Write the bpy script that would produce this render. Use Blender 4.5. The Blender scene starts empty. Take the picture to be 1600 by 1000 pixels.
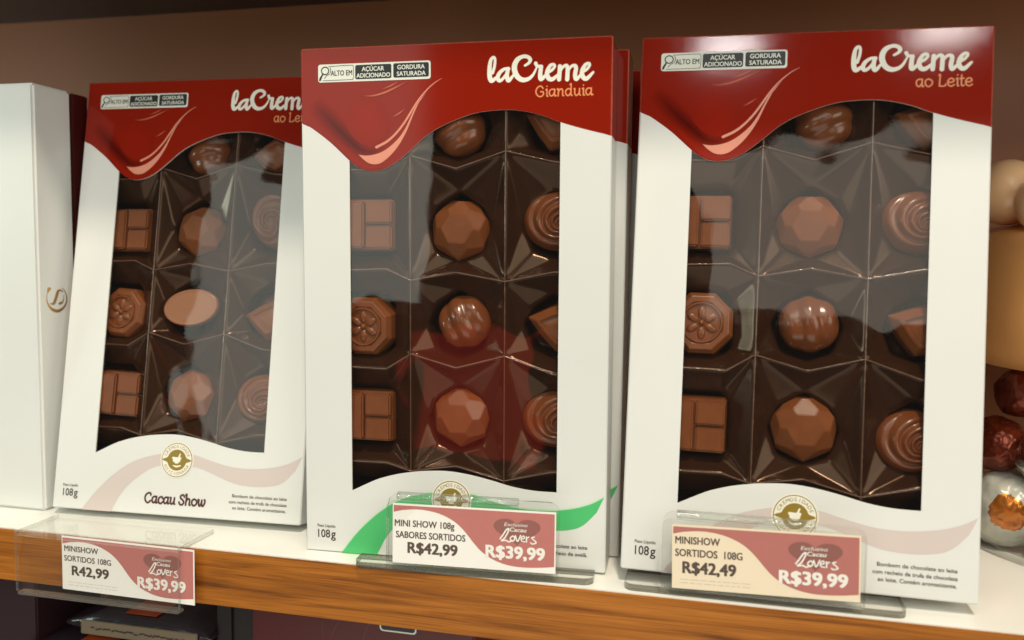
import bpy, bmesh, math, random
import numpy as np
from mathutils import Vector, Matrix, noise
from mathutils.geometry import tessellate_polygon

random.seed(7)
sc = bpy.context.scene
COL = sc.collection
R = math.radians

# ------------------------------------------------------------------ camera
cam_d = bpy.data.cameras.new('camera')
cam_d.sensor_width = 36.0
cam_d.lens = 1344.4 / 1600 * 36
cam_d.clip_start = 0.01
cam_d.clip_end = 50
cam_d.dof.use_dof = True
cam_d.dof.focus_distance = 0.355
cam_d.dof.aperture_fstop = 8
cam = bpy.data.objects.new('camera', cam_d)
COL.objects.link(cam)
cam.matrix_world = (Matrix.Translation((0.20912, -0.31033, 0.12457)) @ Matrix.Rotation(R(13.693), 4, 'Z')
                    @ Matrix.Rotation(R(-4.393), 4, 'X') @ Matrix.Rotation(R(-0.704), 4, 'Y')
                    @ Matrix.Rotation(R(90), 4, 'X'))
sc.camera = cam

# ------------------------------------------------------------------ light
sc.view_settings.view_transform = 'Standard'
sc.view_settings.look = 'None'
sc.view_settings.gamma = 1
sc.view_settings.exposure = 0.13
sc.view_settings.use_curve_mapping = False
sc.cycles.use_denoising = True
sc.cycles.max_bounces = 10
sc.cycles.transparent_max_bounces = 24

w = bpy.data.worlds.new('World')
sc.world = w
w.use_nodes = True
bg = w.node_tree.nodes['Background']
bg.inputs['Color'].default_value = (0.66, 0.67, 0.58, 1)
bg.inputs['Strength'].default_value = 0.13


def area(name, loc, target, sx, sy, power, color):
    l = bpy.data.lights.new(name, 'AREA')
    l.shape = 'RECTANGLE'
    l.size, l.size_y = sx, sy
    l.energy = power
    l.color = color
    o = bpy.data.objects.new(name, l)
    COL.objects.link(o)
    o.location = loc
    o.rotation_euler = (Vector(target) - Vector(loc)).to_track_quat('-Z', 'Y').to_euler()
    return o


# warm shop spot above and in front of the shelf; the shelf above cuts it off
area('shop_spot_light', (0.42, -0.80, 1.72), (0.1, 0.02, 0.08), 0.15, 0.15, 23, (1.0, 0.87, 0.70))
# two lamps added in place of a pale wall behind the photographer (they also glint in the window films)
area('pale_wall_light', (0.50, -1.5, 0.54), (0.2, 0.05, 0.12), 0.66, 0.38, 1.1, (1.0, 0.94, 0.80))
area('pale_wall_light_left', (-0.60, -1.5, 0.42), (-0.4, 0.05, 0.22), 0.54, 0.86, 2.5, (0.97, 1.0, 0.88))
area('side_fill_light', (1.75, -1.35, 0.75), (0.1, 0.05, 0.12), 1.2, 1.2, 16, (1.0, 0.97, 0.84))  # added fill lamp at the right, outside the film reflections
area('high_fill_light', (-0.35, -1.35, 1.75), (0.1, 0.1, 0.1), 1.7, 0.7, 11, (0.92, 1.0, 0.90))  # added fill lamp high in front, no actual ceiling fixture
area('low_fill_light', (0.15, -1.15, -0.95), (0.15, 0.1, 0.1), 1.7, 0.9, 6.5, (1.0, 0.95, 0.84))  # added fill lamp from below, standing in for bounce off the floor
area('left_display_light', (-0.66, -0.32, 0.19), (-0.25, 0.16, 0.25), 0.14, 0.10, 0.75, (0.74, 1.0, 0.92))
area('red_reflection_light', (-0.20, -1.5, -0.20), (0.1, 0.02, 0.08), 0.26, 0.26, 0.22, (1.0, 0.05, 0.03))  # lamp added only to put a red reflection in the middle film
# two small tubes above the photographer
area('tube_light', (0.235, -1.5, 0.965), (0.24, 0.03, 0.20), 0.12, 0.028, 1.0, (1.0, 0.96, 0.95))
area('tube_light', (0.68, -1.5, 0.985), (0.24, 0.03, 0.20), 0.12, 0.022, 0.8, (1.0, 0.93, 0.88))

# ------------------------------------------------------------------ materials


def lin(r, g, b):
    f = lambda c: (c / 255 / 12.92) if c / 255 <= 0.04045 else ((c / 255 + 0.055) / 1.055) ** 2.4
    return (f(r), f(g), f(b), 1)


def mat(name, color, rough=0.5, spec=0.5, bump=0.0, bscale=300.0, var=0.0, vscale=60.0, metallic=0.0, coat=0.0, rvar=0.0):
    m = bpy.data.materials.new(name)
    m.use_nodes = True
    nt = m.node_tree
    b = nt.nodes['Principled BSDF']
    b.inputs['Base Color'].default_value = color
    b.inputs['Roughness'].default_value = rough
    b.inputs['Specular IOR Level'].default_value = spec
    b.inputs['Metallic'].default_value = metallic
    b.inputs['Coat Weight'].default_value = coat
    b.inputs['Coat Roughness'].default_value = 0.08
    tc = nt.nodes.new('ShaderNodeTexCoord')
    if var > 0 or rvar > 0:
        n = nt.nodes.new('ShaderNodeTexNoise')
        n.inputs['Scale'].default_value = vscale
        n.inputs['Detail'].default_value = 4
        nt.links.new(tc.outputs['Object'], n.inputs['Vector'])
        if var > 0:
            mx = nt.nodes.new('ShaderNodeMix')
            mx.data_type = 'RGBA'
            c = color
            mx.inputs[6].default_value = (c[0] * (1 - var), c[1] * (1 - var), c[2] * (1 - var), 1)
            mx.inputs[7].default_value = (min(1, c[0] * (1 + var)), min(1, c[1] * (1 + var)), min(1, c[2] * (1 + var)), 1)
            nt.links.new(n.outputs['Fac'], mx.inputs[0])
            nt.links.new(mx.outputs[2], b.inputs['Base Color'])
        if rvar > 0:
            mr = nt.nodes.new('ShaderNodeMapRange')
            mr.inputs[3].default_value = max(0.02, rough - rvar)
            mr.inputs[4].default_value = rough + rvar
            nt.links.new(n.outputs['Fac'], mr.inputs[0])
            nt.links.new(mr.outputs[0], b.inputs['Roughness'])
    if bump > 0:
        n2 = nt.nodes.new('ShaderNodeTexNoise')
        n2.inputs['Scale'].default_value = bscale
        n2.inputs['Detail'].default_value = 3
        nt.links.new(tc.outputs['Object'], n2.inputs['Vector'])
        bp = nt.nodes.new('ShaderNodeBump')
        bp.inputs['Strength'].default_value = bump
        bp.inputs['Distance'].default_value = 0.0006
        nt.links.new(n2.outputs['Fac'], bp.inputs['Height'])
        nt.links.new(bp.outputs['Normal'], b.inputs['Normal'])
    return m


def clear(name, tint, gloss=1.0, rough=0.02, bump=0.0, bscale=40.0, haze=0.0):
    m = bpy.data.materials.new(name)
    m.use_nodes = True
    nt = m.node_tree
    nt.nodes.clear()
    out = nt.nodes.new('ShaderNodeOutputMaterial')
    tr = nt.nodes.new('ShaderNodeBsdfTransparent')
    tr.inputs['Color'].default_value = tint
    gl = nt.nodes.new('ShaderNodeBsdfGlossy')
    gl.inputs['Roughness'].default_value = rough
    fr = nt.nodes.new('ShaderNodeLayerWeight')      # Schlick reflectance of a thin clear sheet, same from both sides
    fr.inputs['Blend'].default_value = 0.5
    pw = nt.nodes.new('ShaderNodeMath')
    pw.operation = 'POWER'
    pw.inputs[1].default_value = 5.0
    nt.links.new(fr.outputs['Facing'], pw.inputs[0])
    mu = nt.nodes.new('ShaderNodeMath')
    mu.operation = 'MULTIPLY_ADD'
    mu.inputs[1].default_value = 0.92 * gloss
    mu.inputs[2].default_value = 0.045 * gloss
    mu.use_clamp = True
    mx = nt.nodes.new('ShaderNodeMixShader')
    nt.links.new(pw.outputs[0], mu.inputs[0])
    nt.links.new(mu.outputs[0], mx.inputs[0])
    nt.links.new(tr.outputs[0], mx.inputs[1])
    nt.links.new(gl.outputs[0], mx.inputs[2])
    last = mx
    if haze > 0:
        df = nt.nodes.new('ShaderNodeBsdfDiffuse')
        df.inputs['Color'].default_value = (0.85, 0.85, 0.8, 1)
        m2 = nt.nodes.new('ShaderNodeMixShader')
        m2.inputs[0].default_value = haze
        nt.links.new(mx.outputs[0], m2.inputs[1])
        nt.links.new(df.outputs[0], m2.inputs[2])
        last = m2
    nt.links.new(last.outputs[0], out.inputs['Surface'])
    if bump > 0:
        tc = nt.nodes.new('ShaderNodeTexCoord')
        n2 = nt.nodes.new('ShaderNodeTexNoise')
        n2.inputs['Scale'].default_value = bscale
        nt.links.new(tc.outputs['Object'], n2.inputs['Vector'])
        bp = nt.nodes.new('ShaderNodeBump')
        bp.inputs['Strength'].default_value = bump
        bp.inputs['Distance'].default_value = 0.001
        nt.links.new(n2.outputs['Fac'], bp.inputs['Height'])
        nt.links.new(bp.outputs['Normal'], gl.inputs['Normal'])
    return m


def wood_mat():
    m = bpy.data.materials.new('wood_strip')
    m.use_nodes = True
    nt = m.node_tree
    b = nt.nodes['Principled BSDF']
    b.inputs['Roughness'].default_value = 0.42
    b.inputs['Specular IOR Level'].default_value = 0.25
    tc = nt.nodes.new('ShaderNodeTexCoord')
    mp = nt.nodes.new('ShaderNodeMapping')
    mp.inputs['Scale'].default_value = (9, 120, 190)
    nt.links.new(tc.outputs['Object'], mp.inputs['Vector'])
    n = nt.nodes.new('ShaderNodeTexNoise')
    n.inputs['Scale'].default_value = 1.0
    n.inputs['Detail'].default_value = 5
    n.inputs['Roughness'].default_value = 0.62
    n.inputs['Distortion'].default_value = 0.6
    nt.links.new(mp.outputs[0], n.inputs['Vector'])
    cr = nt.nodes.new('ShaderNodeValToRGB')
    e = cr.color_ramp.elements
    e[0].position, e[0].color = 0.32, (0.15, 0.046, 0.008, 1)
    e[1].position, e[1].color = 0.66, (0.50, 0.180, 0.026, 1)
    k = cr.color_ramp.elements.new(0.47)
    k.color = (0.355, 0.116, 0.013, 1)
    nt.links.new(n.outputs['Fac'], cr.inputs[0])
    mp2 = nt.nodes.new('ShaderNodeMapping')
    mp2.inputs['Scale'].default_value = (26, 300, 2400)
    nt.links.new(tc.outputs['Object'], mp2.inputs['Vector'])
    n2 = nt.nodes.new('ShaderNodeTexNoise')
    n2.inputs['Scale'].default_value = 1.0
    nt.links.new(mp2.outputs[0], n2.inputs['Vector'])
    mx = nt.nodes.new('ShaderNodeMix')
    mx.data_type = 'RGBA'
    mx.blend_type = 'MULTIPLY'
    mx.inputs[0].default_value = 0.55
    cr2 = nt.nodes.new('ShaderNodeValToRGB')
    cr2.color_ramp.elements[0].position = 0.35
    cr2.color_ramp.elements[0].color = (0.45, 0.40, 0.36, 1)
    cr2.color_ramp.elements[1].position = 0.55
    nt.links.new(n2.outputs['Fac'], cr2.inputs[0])
    nt.links.new(cr.outputs[0], mx.inputs[6])
    nt.links.new(cr2.outputs[0], mx.inputs[7])
    nt.links.new(mx.outputs[2], b.inputs['Base Color'])
    bp = nt.nodes.new('ShaderNodeBump')
    bp.inputs['Strength'].default_value = 0.15
    bp.inputs['Distance'].default_value = 0.0004
    nt.links.new(n2.outputs['Fac'], bp.inputs['Height'])
    nt.links.new(bp.outputs['Normal'], b.inputs['Normal'])
    return m


def ramp_mat(name, c0, c1, rough=0.3, bump=0.0, bscale=300.0):
    """printed card whose ink goes from c0 to c1 with the mesh attribute 'ink'"""
    m = mat(name, c0, rough=rough, spec=0.24, bump=bump, bscale=bscale)
    nt = m.node_tree
    a = nt.nodes.new('ShaderNodeAttribute')
    a.attribute_name = 'ink'
    mx = nt.nodes.new('ShaderNodeMix')
    mx.data_type = 'RGBA'
    mx.inputs[6].default_value = c0
    mx.inputs[7].default_value = c1
    nt.links.new(a.outputs['Fac'], mx.inputs[0])
    nt.links.new(mx.outputs[2], nt.nodes['Principled BSDF'].inputs['Base Color'])
    return m


RED = (0.245, 0.0110, 0.0028, 1)
M = {}
M['card'] = mat('white_card', (0.71, 0.715, 0.69, 1), 0.34, 0.4, bump=0.06, bscale=40, var=0.03, vscale=18, rvar=0.06)
M['red'] = mat('red_card', RED, 0.08, 0.26, bump=0.017, bscale=1500, var=0.03, vscale=30)
M['red_print'] = ramp_mat('red_shade_print', RED, (0.075, 0.003, 0.001, 1), 0.08, bump=0.017, bscale=1500)
M['red_glow'] = ramp_mat('red_bright_print', RED, (0.278, 0.0113, 0.0026, 1), 0.08, bump=0.017, bscale=1500)
M['worn'] = mat('worn_red_edge', (0.42, 0.075, 0.045, 1), 0.4, var=0.6, vscale=420)
M['cardedge'] = mat('card_cut_edge', (0.80, 0.74, 0.66, 1), 0.7)
M['inside'] = mat('card_inside', (0.42, 0.38, 0.33, 1), 0.8)
M['cream_ink'] = mat('cream_ink', (0.83, 0.80, 0.70, 1), 0.35)
M['pink_hl'] = mat('pink_highlight_ink', (0.72, 0.27, 0.18, 1), 0.3)
M['orange_ink'] = mat('orange_ink', (0.74, 0.27, 0.10, 1), 0.35)
M['label_white'] = mat('label_white_ink', (0.74, 0.76, 0.68, 1), 0.35)
M['label_black'] = mat('label_black_ink', (0.012, 0.014, 0.016, 1), 0.35)
M['brown_ink'] = mat('brown_ink', (0.040, 0.018, 0.014, 1), 0.4)
M['maker_ink'] = mat('maroon_ink', (0.075, 0.018, 0.022, 1), 0.4)
M['pale_pink'] = mat('pale_pink_ink', (0.62, 0.535, 0.505, 1), 0.38)
M['green'] = mat('green_ink', (0.07, 0.50, 0.16, 1), 0.36, var=0.04)
M['green_edge'] = mat('pale_green_ink', (0.50, 0.75, 0.50, 1), 0.4)
M['gold'] = mat('olive_gold_ink', (0.27, 0.185, 0.022, 1), 0.32)
M['film'] = clear('window_film', (0.95, 0.95, 0.94, 1), gloss=1.3, rough=0.025, bump=1.0, bscale=20)
M['tray_ridge'] = mat('tray_ridge_highlight_plastic', (0.11, 0.050, 0.026, 1), 0.12, 0.9, bump=0.3, bscale=500)  # ridge highlight painted in as a lighter base colour, with more gloss
M['tray'] = mat('brown_tray_plastic', (0.028, 0.0095, 0.0038, 1), 0.18, 0.36, bump=0.10, bscale=110, rvar=0.07, vscale=90)
M['tray'].node_tree.nodes['Principled BSDF'].inputs['Specular Tint'].default_value = (1.0, 0.66, 0.46, 1)
M['choc'] = mat('milk_chocolate', (0.190, 0.054, 0.0135, 1), 0.31, 0.46, bump=0.07, bscale=300, var=0.26, vscale=150, rvar=0.06)
M['choc_gloss'] = mat('glossy_milk_chocolate', (0.165, 0.045, 0.012, 1), 0.22, 0.5, bump=0.10, bscale=400, var=0.12, vscale=200)
M['choc_flat'] = mat('pale_flat_chocolate', (0.30, 0.125, 0.062, 1), 0.42, 0.4, bump=0.05, var=0.06)
M['shelf'] = mat('white_laminate', (0.88, 0.87, 0.81, 1), 0.30, 0.5, bump=0.02, bscale=200, var=0.01)
M['wood'] = wood_mat()
M['wall'] = mat('brown_laminate_wall', (0.27, 0.094, 0.036, 1), 0.30, 0.42, var=0.06, vscale=14)
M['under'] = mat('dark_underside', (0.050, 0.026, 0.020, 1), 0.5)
M['acrylic'] = clear('clear_acrylic', (0.992, 0.993, 0.990, 1), gloss=0.75, rough=0.02, haze=0.003)
M['acrylic_edge'] = clear('acrylic_cut_edge', (0.92, 0.92, 0.90, 1), gloss=2.4, rough=0.06, haze=0.05)
M['acrylic_foot'] = clear('acrylic_foot_edge', (0.30, 0.29, 0.25, 1), gloss=2.0, rough=0.06, haze=0.04)
M['acrylic_rod'] = clear('acrylic_clip', (0.90, 0.92, 0.90, 1), gloss=2.2, rough=0.10, bump=0.8, bscale=700, haze=0.02)
M['paper'] = mat('tag_paper', (0.86, 0.83, 0.78, 1), 0.6, 0.3)
M['paper_cream'] = mat('tag_paper_cream', (0.88, 0.75, 0.57, 1), 0.6, 0.3)
M['tag_pink'] = mat('tag_dusty_pink_ink', (0.49, 0.175, 0.155, 1), 0.5, 0.3, var=0.04, vscale=200)
M['tag_heart'] = mat('tag_brown_heart_ink', (0.29, 0.115, 0.100, 1), 0.5, 0.3)
M['tag_text'] = mat('tag_dark_ink', (0.10, 0.062, 0.052, 1), 0.5)
M['tag_white'] = mat('tag_white_ink', (0.84, 0.80, 0.74, 1), 0.5)
M['tag_small'] = mat('tag_faint_ink', (0.60, 0.52, 0.46, 1), 0.5)
M['gold_foil'] = mat('gold_foil', (0.52, 0.30, 0.10, 1), 0.32, metallic=0.7)
M['darkred'] = mat('dark_red_card', (0.060, 0.006, 0.005, 1), 0.4)
M['purple'] = mat('dark_purple_card', (0.030, 0.009, 0.014, 1), 0.5, var=0.15, vscale=30)
M['wrapper'] = mat('dark_plum_wrapper', (0.022, 0.014, 0.020, 1), 0.22, 0.5, bump=0.35, bscale=160)
M['beige_label'] = mat('beige_label', (0.19, 0.145, 0.095, 1), 0.5, var=0.08)
M['orange_patch'] = mat('orange_patch', (0.40, 0.06, 0.012, 1), 0.4, var=0.5, vscale=260)
M['black_card'] = mat('black_card', (0.008, 0.005, 0.006, 1), 0.4)
M['lower_red'] = mat('lower_red_card', (0.085, 0.004, 0.003, 1), 0.35)
M['lower_swirl'] = mat('lower_swirl_ink', (0.12, 0.016, 0.010, 1), 0.35)
M['lid'] = mat('caramel_lid', (0.88, 0.42, 0.14, 1), 0.34, 0.5, var=0.10, vscale=18, coat=0.2)
M['knob'] = mat('peach_knob', (0.98, 0.60, 0.32, 1), 0.30, 0.5, var=0.05, vscale=40, coat=0.2)
M['glass'] = clear('jar_glass', (0.93, 0.95, 0.93, 1), gloss=1.0, rough=0.01)
M['foil_white'] = mat('white_foil', (0.66, 0.64, 0.58, 1), 0.24, 0.5, bump=0.35, bscale=110, metallic=0.0)
M['foil_orange'] = mat('orange_foil', (0.62, 0.19, 0.025, 1), 0.2, bump=0.5, bscale=120, metallic=0.6)
M['foil_red'] = mat('dark_red_foil', (0.20, 0.030, 0.012, 1), 0.22, bump=0.5, bscale=120, metallic=0.5)
M['foil_silver'] = mat('silver_foil', (0.62, 0.62, 0.62, 1), 0.16, bump=0.9, bscale=150, metallic=1.0)
M['foil_plum'] = mat('plum_foil', (0.13, 0.035, 0.055, 1), 0.2, bump=0.4, bscale=120, metallic=0.4)

# ------------------------------------------------------------------ helpers
MM = 0.001


def tag(o, label, cat, group=None):
    o['label'] = label
    o['category'] = cat
    if group:
        o['group'] = group
    return o


def empty(name, mw, label=None, cat=None, group=None):
    o = bpy.data.objects.new(name, None)
    o.empty_display_size = 0.02
    COL.objects.link(o)
    o.matrix_world = mw
    if label:
        tag(o, label, cat, group)
    return o


def link(name, me, m, parent=None, mw=None):
    o = bpy.data.objects.new(name, me)
    COL.objects.link(o)
    if m is not None and len(me.materials) == 0:
        for k in (m if isinstance(m, (list, tuple)) else [m]):
            me.materials.append(k)
    if parent is not None:
        o.parent = parent
    if mw is not None:
        o.matrix_world = mw
    return o


def mesh(name, verts, faces, smooth=False):
    me = bpy.data.meshes.new(name)
    me.from_pydata([tuple(v) for v in verts], [], faces)
    me.validate()
    me.update()
    if smooth:
        me.polygons.foreach_set('use_smooth', [True] * len(me.polygons))
    return me


def build(name, verts, faces, m, parent=None, mw=None, smooth=False):
    return link(name, mesh(name, verts, faces, smooth), m, parent, mw)


def fix_normals(me):
    bm = bmesh.new()
    bm.from_mesh(me)
    bmesh.ops.recalc_face_normals(bm, faces=bm.faces)
    bm.to_mesh(me)
    bm.free()


class MB:
    def __init__(s):
        s.v, s.f, s.mi = [], [], []

    def add(s, vs, fs, mi=0):
        n = len(s.v)
        s.v += [tuple(v) for v in vs]
        s.f += [tuple(i + n for i in f) for f in fs]
        s.mi += [mi] * len(fs)
        return s

    def box(s, x0, x1, y0, y1, z0, z1, mi=0, bev=0.0):
        if bev <= 0:
            vs = [(x, y, z) for z in (z0, z1) for y in (y0, y1) for x in (x0, x1)]
            return s.add(vs, [(0, 2, 3, 1), (4, 5, 7, 6), (0, 1, 5, 4), (2, 6, 7, 3), (0, 4, 6, 2), (1, 3, 7, 5)], mi)
        bm = bmesh.new()
        bmesh.ops.create_cube(bm, size=1, matrix=Matrix.Translation(((x0 + x1) / 2, (y0 + y1) / 2, (z0 + z1) / 2))
                              @ Matrix.Diagonal((x1 - x0, y1 - y0, z1 - z0, 1)))
        bmesh.ops.bevel(bm, geom=list(bm.edges), offset=bev, segments=2, affect='EDGES')
        bm.verts.index_update()
        s.add([v.co for v in bm.verts], [[v.index for v in f.verts] for f in bm.faces], mi)
        bm.free()
        return s

    def build(s, name, m, parent=None, mw=None, smooth=False):
        me = mesh(name, s.v, s.f, smooth)
        if len(me.polygons) == len(s.mi):
            me.polygons.foreach_set('material_index', s.mi)
        fix_normals(me)
        return link(name, me, m, parent, mw)


def poly_slab(pts, y0, y1, mb, mi=0, side_mi=None):
    """flat outline pts (u,v in metres) as a slab from depth y0 (front) to y1"""
    n = len(pts)
    tris = tessellate_polygon([[Vector((p[0], p[1], 0)) for p in pts]])
    mb.add([(p[0], y0, p[1]) for p in pts], [tuple(t) for t in tris], mi)
    if y1 is not None:
        mb.add([(p[0], y1, p[1]) for p in pts], [tuple(reversed(t)) for t in tris], mi)
        vs = [(p[0], y0, p[1]) for p in pts] + [(p[0], y1, p[1]) for p in pts]
        mb.add(vs, [(i, (i + 1) % n, n + (i + 1) % n, n + i) for i in range(n)], mi if side_mi is None else side_mi)


def face_front(me):
    """flat print: make every polygon face -y"""
    bm = bmesh.new()
    bm.from_mesh(me)
    bm.normal_update()
    bad = [f for f in bm.faces if f.normal.y > 0]
    bmesh.ops.reverse_faces(bm, faces=bad)
    bm.to_mesh(me)
    bm.free()


def flat(name, pts, depth, m, parent):
    """printed flat area, pts in mm"""
    tris = tessellate_polygon([[Vector((p[0], p[1], 0)) for p in pts]])
    me = mesh(name, [(p[0] * MM, depth, p[1] * MM) for p in pts], [tuple(t) for t in tris])
    face_front(me)
    return link(name, me, m, parent)


def catmull(pts, n=6):
    P = [np.array(p, float) for p in pts]
    if len(P) < 3:
        return [P[0] + (P[-1] - P[0]) * t for t in np.linspace(0, 1, n + 1)]
    P = [2 * P[0] - P[1]] + P + [2 * P[-1] - P[-2]]
    out = []
    for i in range(1, len(P) - 2):
        for t in np.linspace(0, 1, n, endpoint=False):
            a, b, c, d = P[i - 1:i + 3]
            out.append(0.5 * ((2 * b) + (c - a) * t + (2 * a - 5 * b + 4 * c - d) * t * t + (3 * b - a - 3 * c + d) * t ** 3))
    out.append(P[-2])
    return out


def sdf_fill(strokes, cell):
    """union of round brush strokes [(points(x,y), widths)] -> flat non-overlapping mesh (verts2d, faces)"""
    A, B, RA, RB = [], [], [], []
    for pts, wd in strokes:
        if not hasattr(wd, '__len__'):
            wd = [wd] * len(pts)
        q = catmull([(p[0], p[1], ww) for p, ww in zip(pts, wd)], 7)
        for a, b in zip(q[:-1], q[1:]):
            A.append(a[:2]); B.append(b[:2]); RA.append(max(a[2], 0.02) / 2); RB.append(max(b[2], 0.02) / 2)
    A, B, RA, RB = map(np.array, (A, B, RA, RB))
    lo = np.minimum(A, B).min(0) - max(RA.max(), RB.max()) - 2 * cell
    hi = np.maximum(A, B).max(0) + max(RA.max(), RB.max()) + 2 * cell
    nx, ny = (np.ceil((hi - lo) / cell).astype(int) + 1)
    X, Y = np.meshgrid(lo[0] + np.arange(nx) * cell, lo[1] + np.arange(ny) * cell)
    P = np.stack([X.ravel(), Y.ravel()], 1)
    D = np.full(len(P), 1e9)
    for a, b, ra, rb in zip(A, B, RA, RB):
        ab = b - a
        l2 = max(ab @ ab, 1e-12)
        t = np.clip(((P - a) @ ab) / l2, 0, 1)
        dd = np.hypot(P[:, 0] - a[0] - t * ab[0], P[:, 1] - a[1] - t * ab[1]) - (ra + (rb - ra) * t)
        D = np.minimum(D, dd)
    D = D.reshape(ny, nx)
    V, Fc = [], []

    def put(poly):
        n = len(V)
        V.extend(poly)
        Fc.append(tuple(range(n, n + len(poly))))
    ins = D < 0
    for j in range(ny - 1):
        run = None
        for i in range(nx - 1):
            cs = (ins[j, i], ins[j, i + 1], ins[j + 1, i + 1], ins[j + 1, i])
            s = sum(map(int, cs))
            if s == 4:
                if run is None:
                    run = i
                continue
            if run is not None:
                put([(X[j, run], Y[j, run]), (X[j, i], Y[j, i]), (X[j + 1, i], Y[j + 1, i]), (X[j + 1, run], Y[j + 1, run])])
                run = None
            if s == 0:
                continue
            cc = [(j, i), (j, i + 1), (j + 1, i + 1), (j + 1, i)]
            poly = []
            for k in range(4):
                a, b = cc[k], cc[(k + 1) % 4]
                if ins[a]:
                    poly.append((X[a], Y[a]))
                if ins[a] != ins[b]:
                    t = D[a] / (D[a] - D[b])
                    poly.append((X[a] + (X[b] - X[a]) * t, Y[a] + (Y[b] - Y[a]) * t))
            if len(poly) >= 3:
                put(poly)
    return V, Fc


SDF_CACHE = {}


def strokes_obj(name, key, strokes, depth, m, parent, cell=0.14, off=(0, 0)):
    if key not in SDF_CACHE:
        SDF_CACHE[key] = sdf_fill(strokes, cell)
    V, Fc = SDF_CACHE[key]
    me = mesh(name, [((x + off[0]) * MM, depth, (y + off[1]) * MM) for x, y in V], Fc)
    face_front(me)
    return link(name, me, m, parent)


TXT = {}


def text_raw(s, bold=0.0, spacing=1.0):
    k = (s, bold, spacing)
    if k not in TXT:
        c = bpy.data.curves.new('t', 'FONT')
        c.body = s
        c.size = 1.0
        c.offset = bold
        c.space_character = spacing
        c.resolution_u = 3
        o = bpy.data.objects.new('t', c)
        COL.objects.link(o)
        dg = bpy.context.evaluated_depsgraph_get()
        me = bpy.data.meshes.new_from_object(o.evaluated_get(dg))
        TXT[k] = ([tuple(v.co)[:2] for v in me.vertices], [tuple(p.vertices) for p in me.polygons])
        bpy.data.objects.remove(o)
        bpy.data.curves.remove(c)
        bpy.data.meshes.remove(me)
    return TXT[k]


CAP = None


def text_geo(s, x0, x1, base, cap, bold=0.0, slant=0.0, spacing=1.0):
    """text fitted between x0 and x1 (mm), baseline base, capital height cap"""
    global CAP
    if CAP is None:
        v, _ = text_raw('H')
        CAP = max(p[1] for p in v)
    v, f = text_raw(s, bold, spacing)
    xa, xb = min(p[0] for p in v), max(p[0] for p in v)
    sx, sy = (x1 - x0) / (xb - xa), cap / CAP
    return [(x0 + (p[0] - xa) * sx + slant * p[1] * sy, base + p[1] * sy) for p in v], f


def text_obj(name, lines, depth, m, parent):
    """lines: list of text_geo argument tuples, joined into one print"""
    mb_v, mb_f = [], []
    for ln in lines:
        bold = ln[5] if len(ln) > 5 else 0.0
        ln = tuple(ln[:5]) + (0.0,) + tuple(ln[6:])
        v, f = text_geo(*ln)
        d = bold * ln[4] * 2.6
        for dx, dy, dz in ([(0, 0, 0)] if bold == 0 else [(-d, -d * .6, 0), (d, -d * .6, -8e-6), (-d, d * .6, -1.6e-5), (d, d * .6, -2.4e-5)]):
            n = len(mb_v)
            mb_v += [(x + dx, y + dy, dz) for x, y in v]
            mb_f += [tuple(i + n for i in q) for q in f]
    me = mesh(name, [(x * MM, depth + dz, y * MM) for x, y, dz in mb_v], mb_f)
    face_front(me)
    return link(name, me, m, parent)


def rrect(x0, x1, y0, y1, r, n=5):
    out = []
    for cx, cy, a in ((x1 - r, y1 - r, 0), (x0 + r, y1 - r, 90), (x0 + r, y0 + r, 180), (x1 - r, y0 + r, 270)):
        for k in range(n + 1):
            t = R(a + 90 * k / n)
            out.append((cx + r * math.cos(t), cy + r * math.sin(t)))
    return out


def circ(cx, cy, r, n=40):
    return [(cx + r * math.cos(2 * math.pi * k / n), cy + r * math.sin(2 * math.pi * k / n)) for k in range(n)]


def ribbon_ink(name, pts, widths, depth, m, parent):
    """soft printed streak: attribute ink is 1 on the middle line and 0 on both rims"""
    q = catmull([(p[0], p[1], ww) for p, ww in zip(pts, widths)], 6)
    V, F, W = [], [], []
    for i, p in enumerate(q):
        a = q[max(i - 1, 0)]
        b = q[min(i + 1, len(q) - 1)]
        d = np.array([b[0] - a[0], b[1] - a[1]])
        d /= max(np.linalg.norm(d), 1e-9)
        nrm = np.array([-d[1], d[0]])
        fade = math.sin(math.pi * min(1, max(0, i / (len(q) - 1)))) ** 0.6
        for k, t in enumerate((-1, -0.5, 0, 0.5, 1)):
            V.append(((p[0] + nrm[0] * t * p[2]) * MM, depth, (p[1] + nrm[1] * t * p[2]) * MM))
            W.append((0, 0.55, 1, 0.55, 0)[k] * fade)
    for i in range(len(q) - 1):
        for k in range(4):
            F.append((i * 5 + k, i * 5 + k + 1, (i + 1) * 5 + k + 1, (i + 1) * 5 + k))
    me = mesh(name, V, F)
    at = me.attributes.new('ink', 'FLOAT', 'POINT')
    at.data.foreach_set('value', W)
    face_front(me)
    return link(name, me, m, parent)


# ------------------------------------------------------------------ the setting
def struct(name, mb, m):
    o = mb.build(name, m)
    o['kind'] = 'structure'
    return o


WALL_Y = 0.16
s = MB()
s.box(-0.75, 0.95, 0.0015, WALL_Y, -0.0225, 0.0, 0)
struct('shelf_board', s, M['shelf'])
s = MB()
s.box(-0.75, 0.95, 0.0, 0.0014, -0.0234, -0.0003, 0, bev=0.0003)
struct('shelf_wood_edge', s, M['wood'])
s = MB()
s.box(-0.9, 1.1, WALL_Y, WALL_Y + 0.012, -0.40, 0.45, 0)
struct('back_wall', s, M['wall'])
s = MB()
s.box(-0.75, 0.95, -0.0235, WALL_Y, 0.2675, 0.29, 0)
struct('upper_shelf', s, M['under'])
s = MB()
s.box(-0.75, 0.95, 0.0, WALL_Y, -0.290, -0.265, 0)
struct('lower_shelf', s, M['shelf'])

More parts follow.
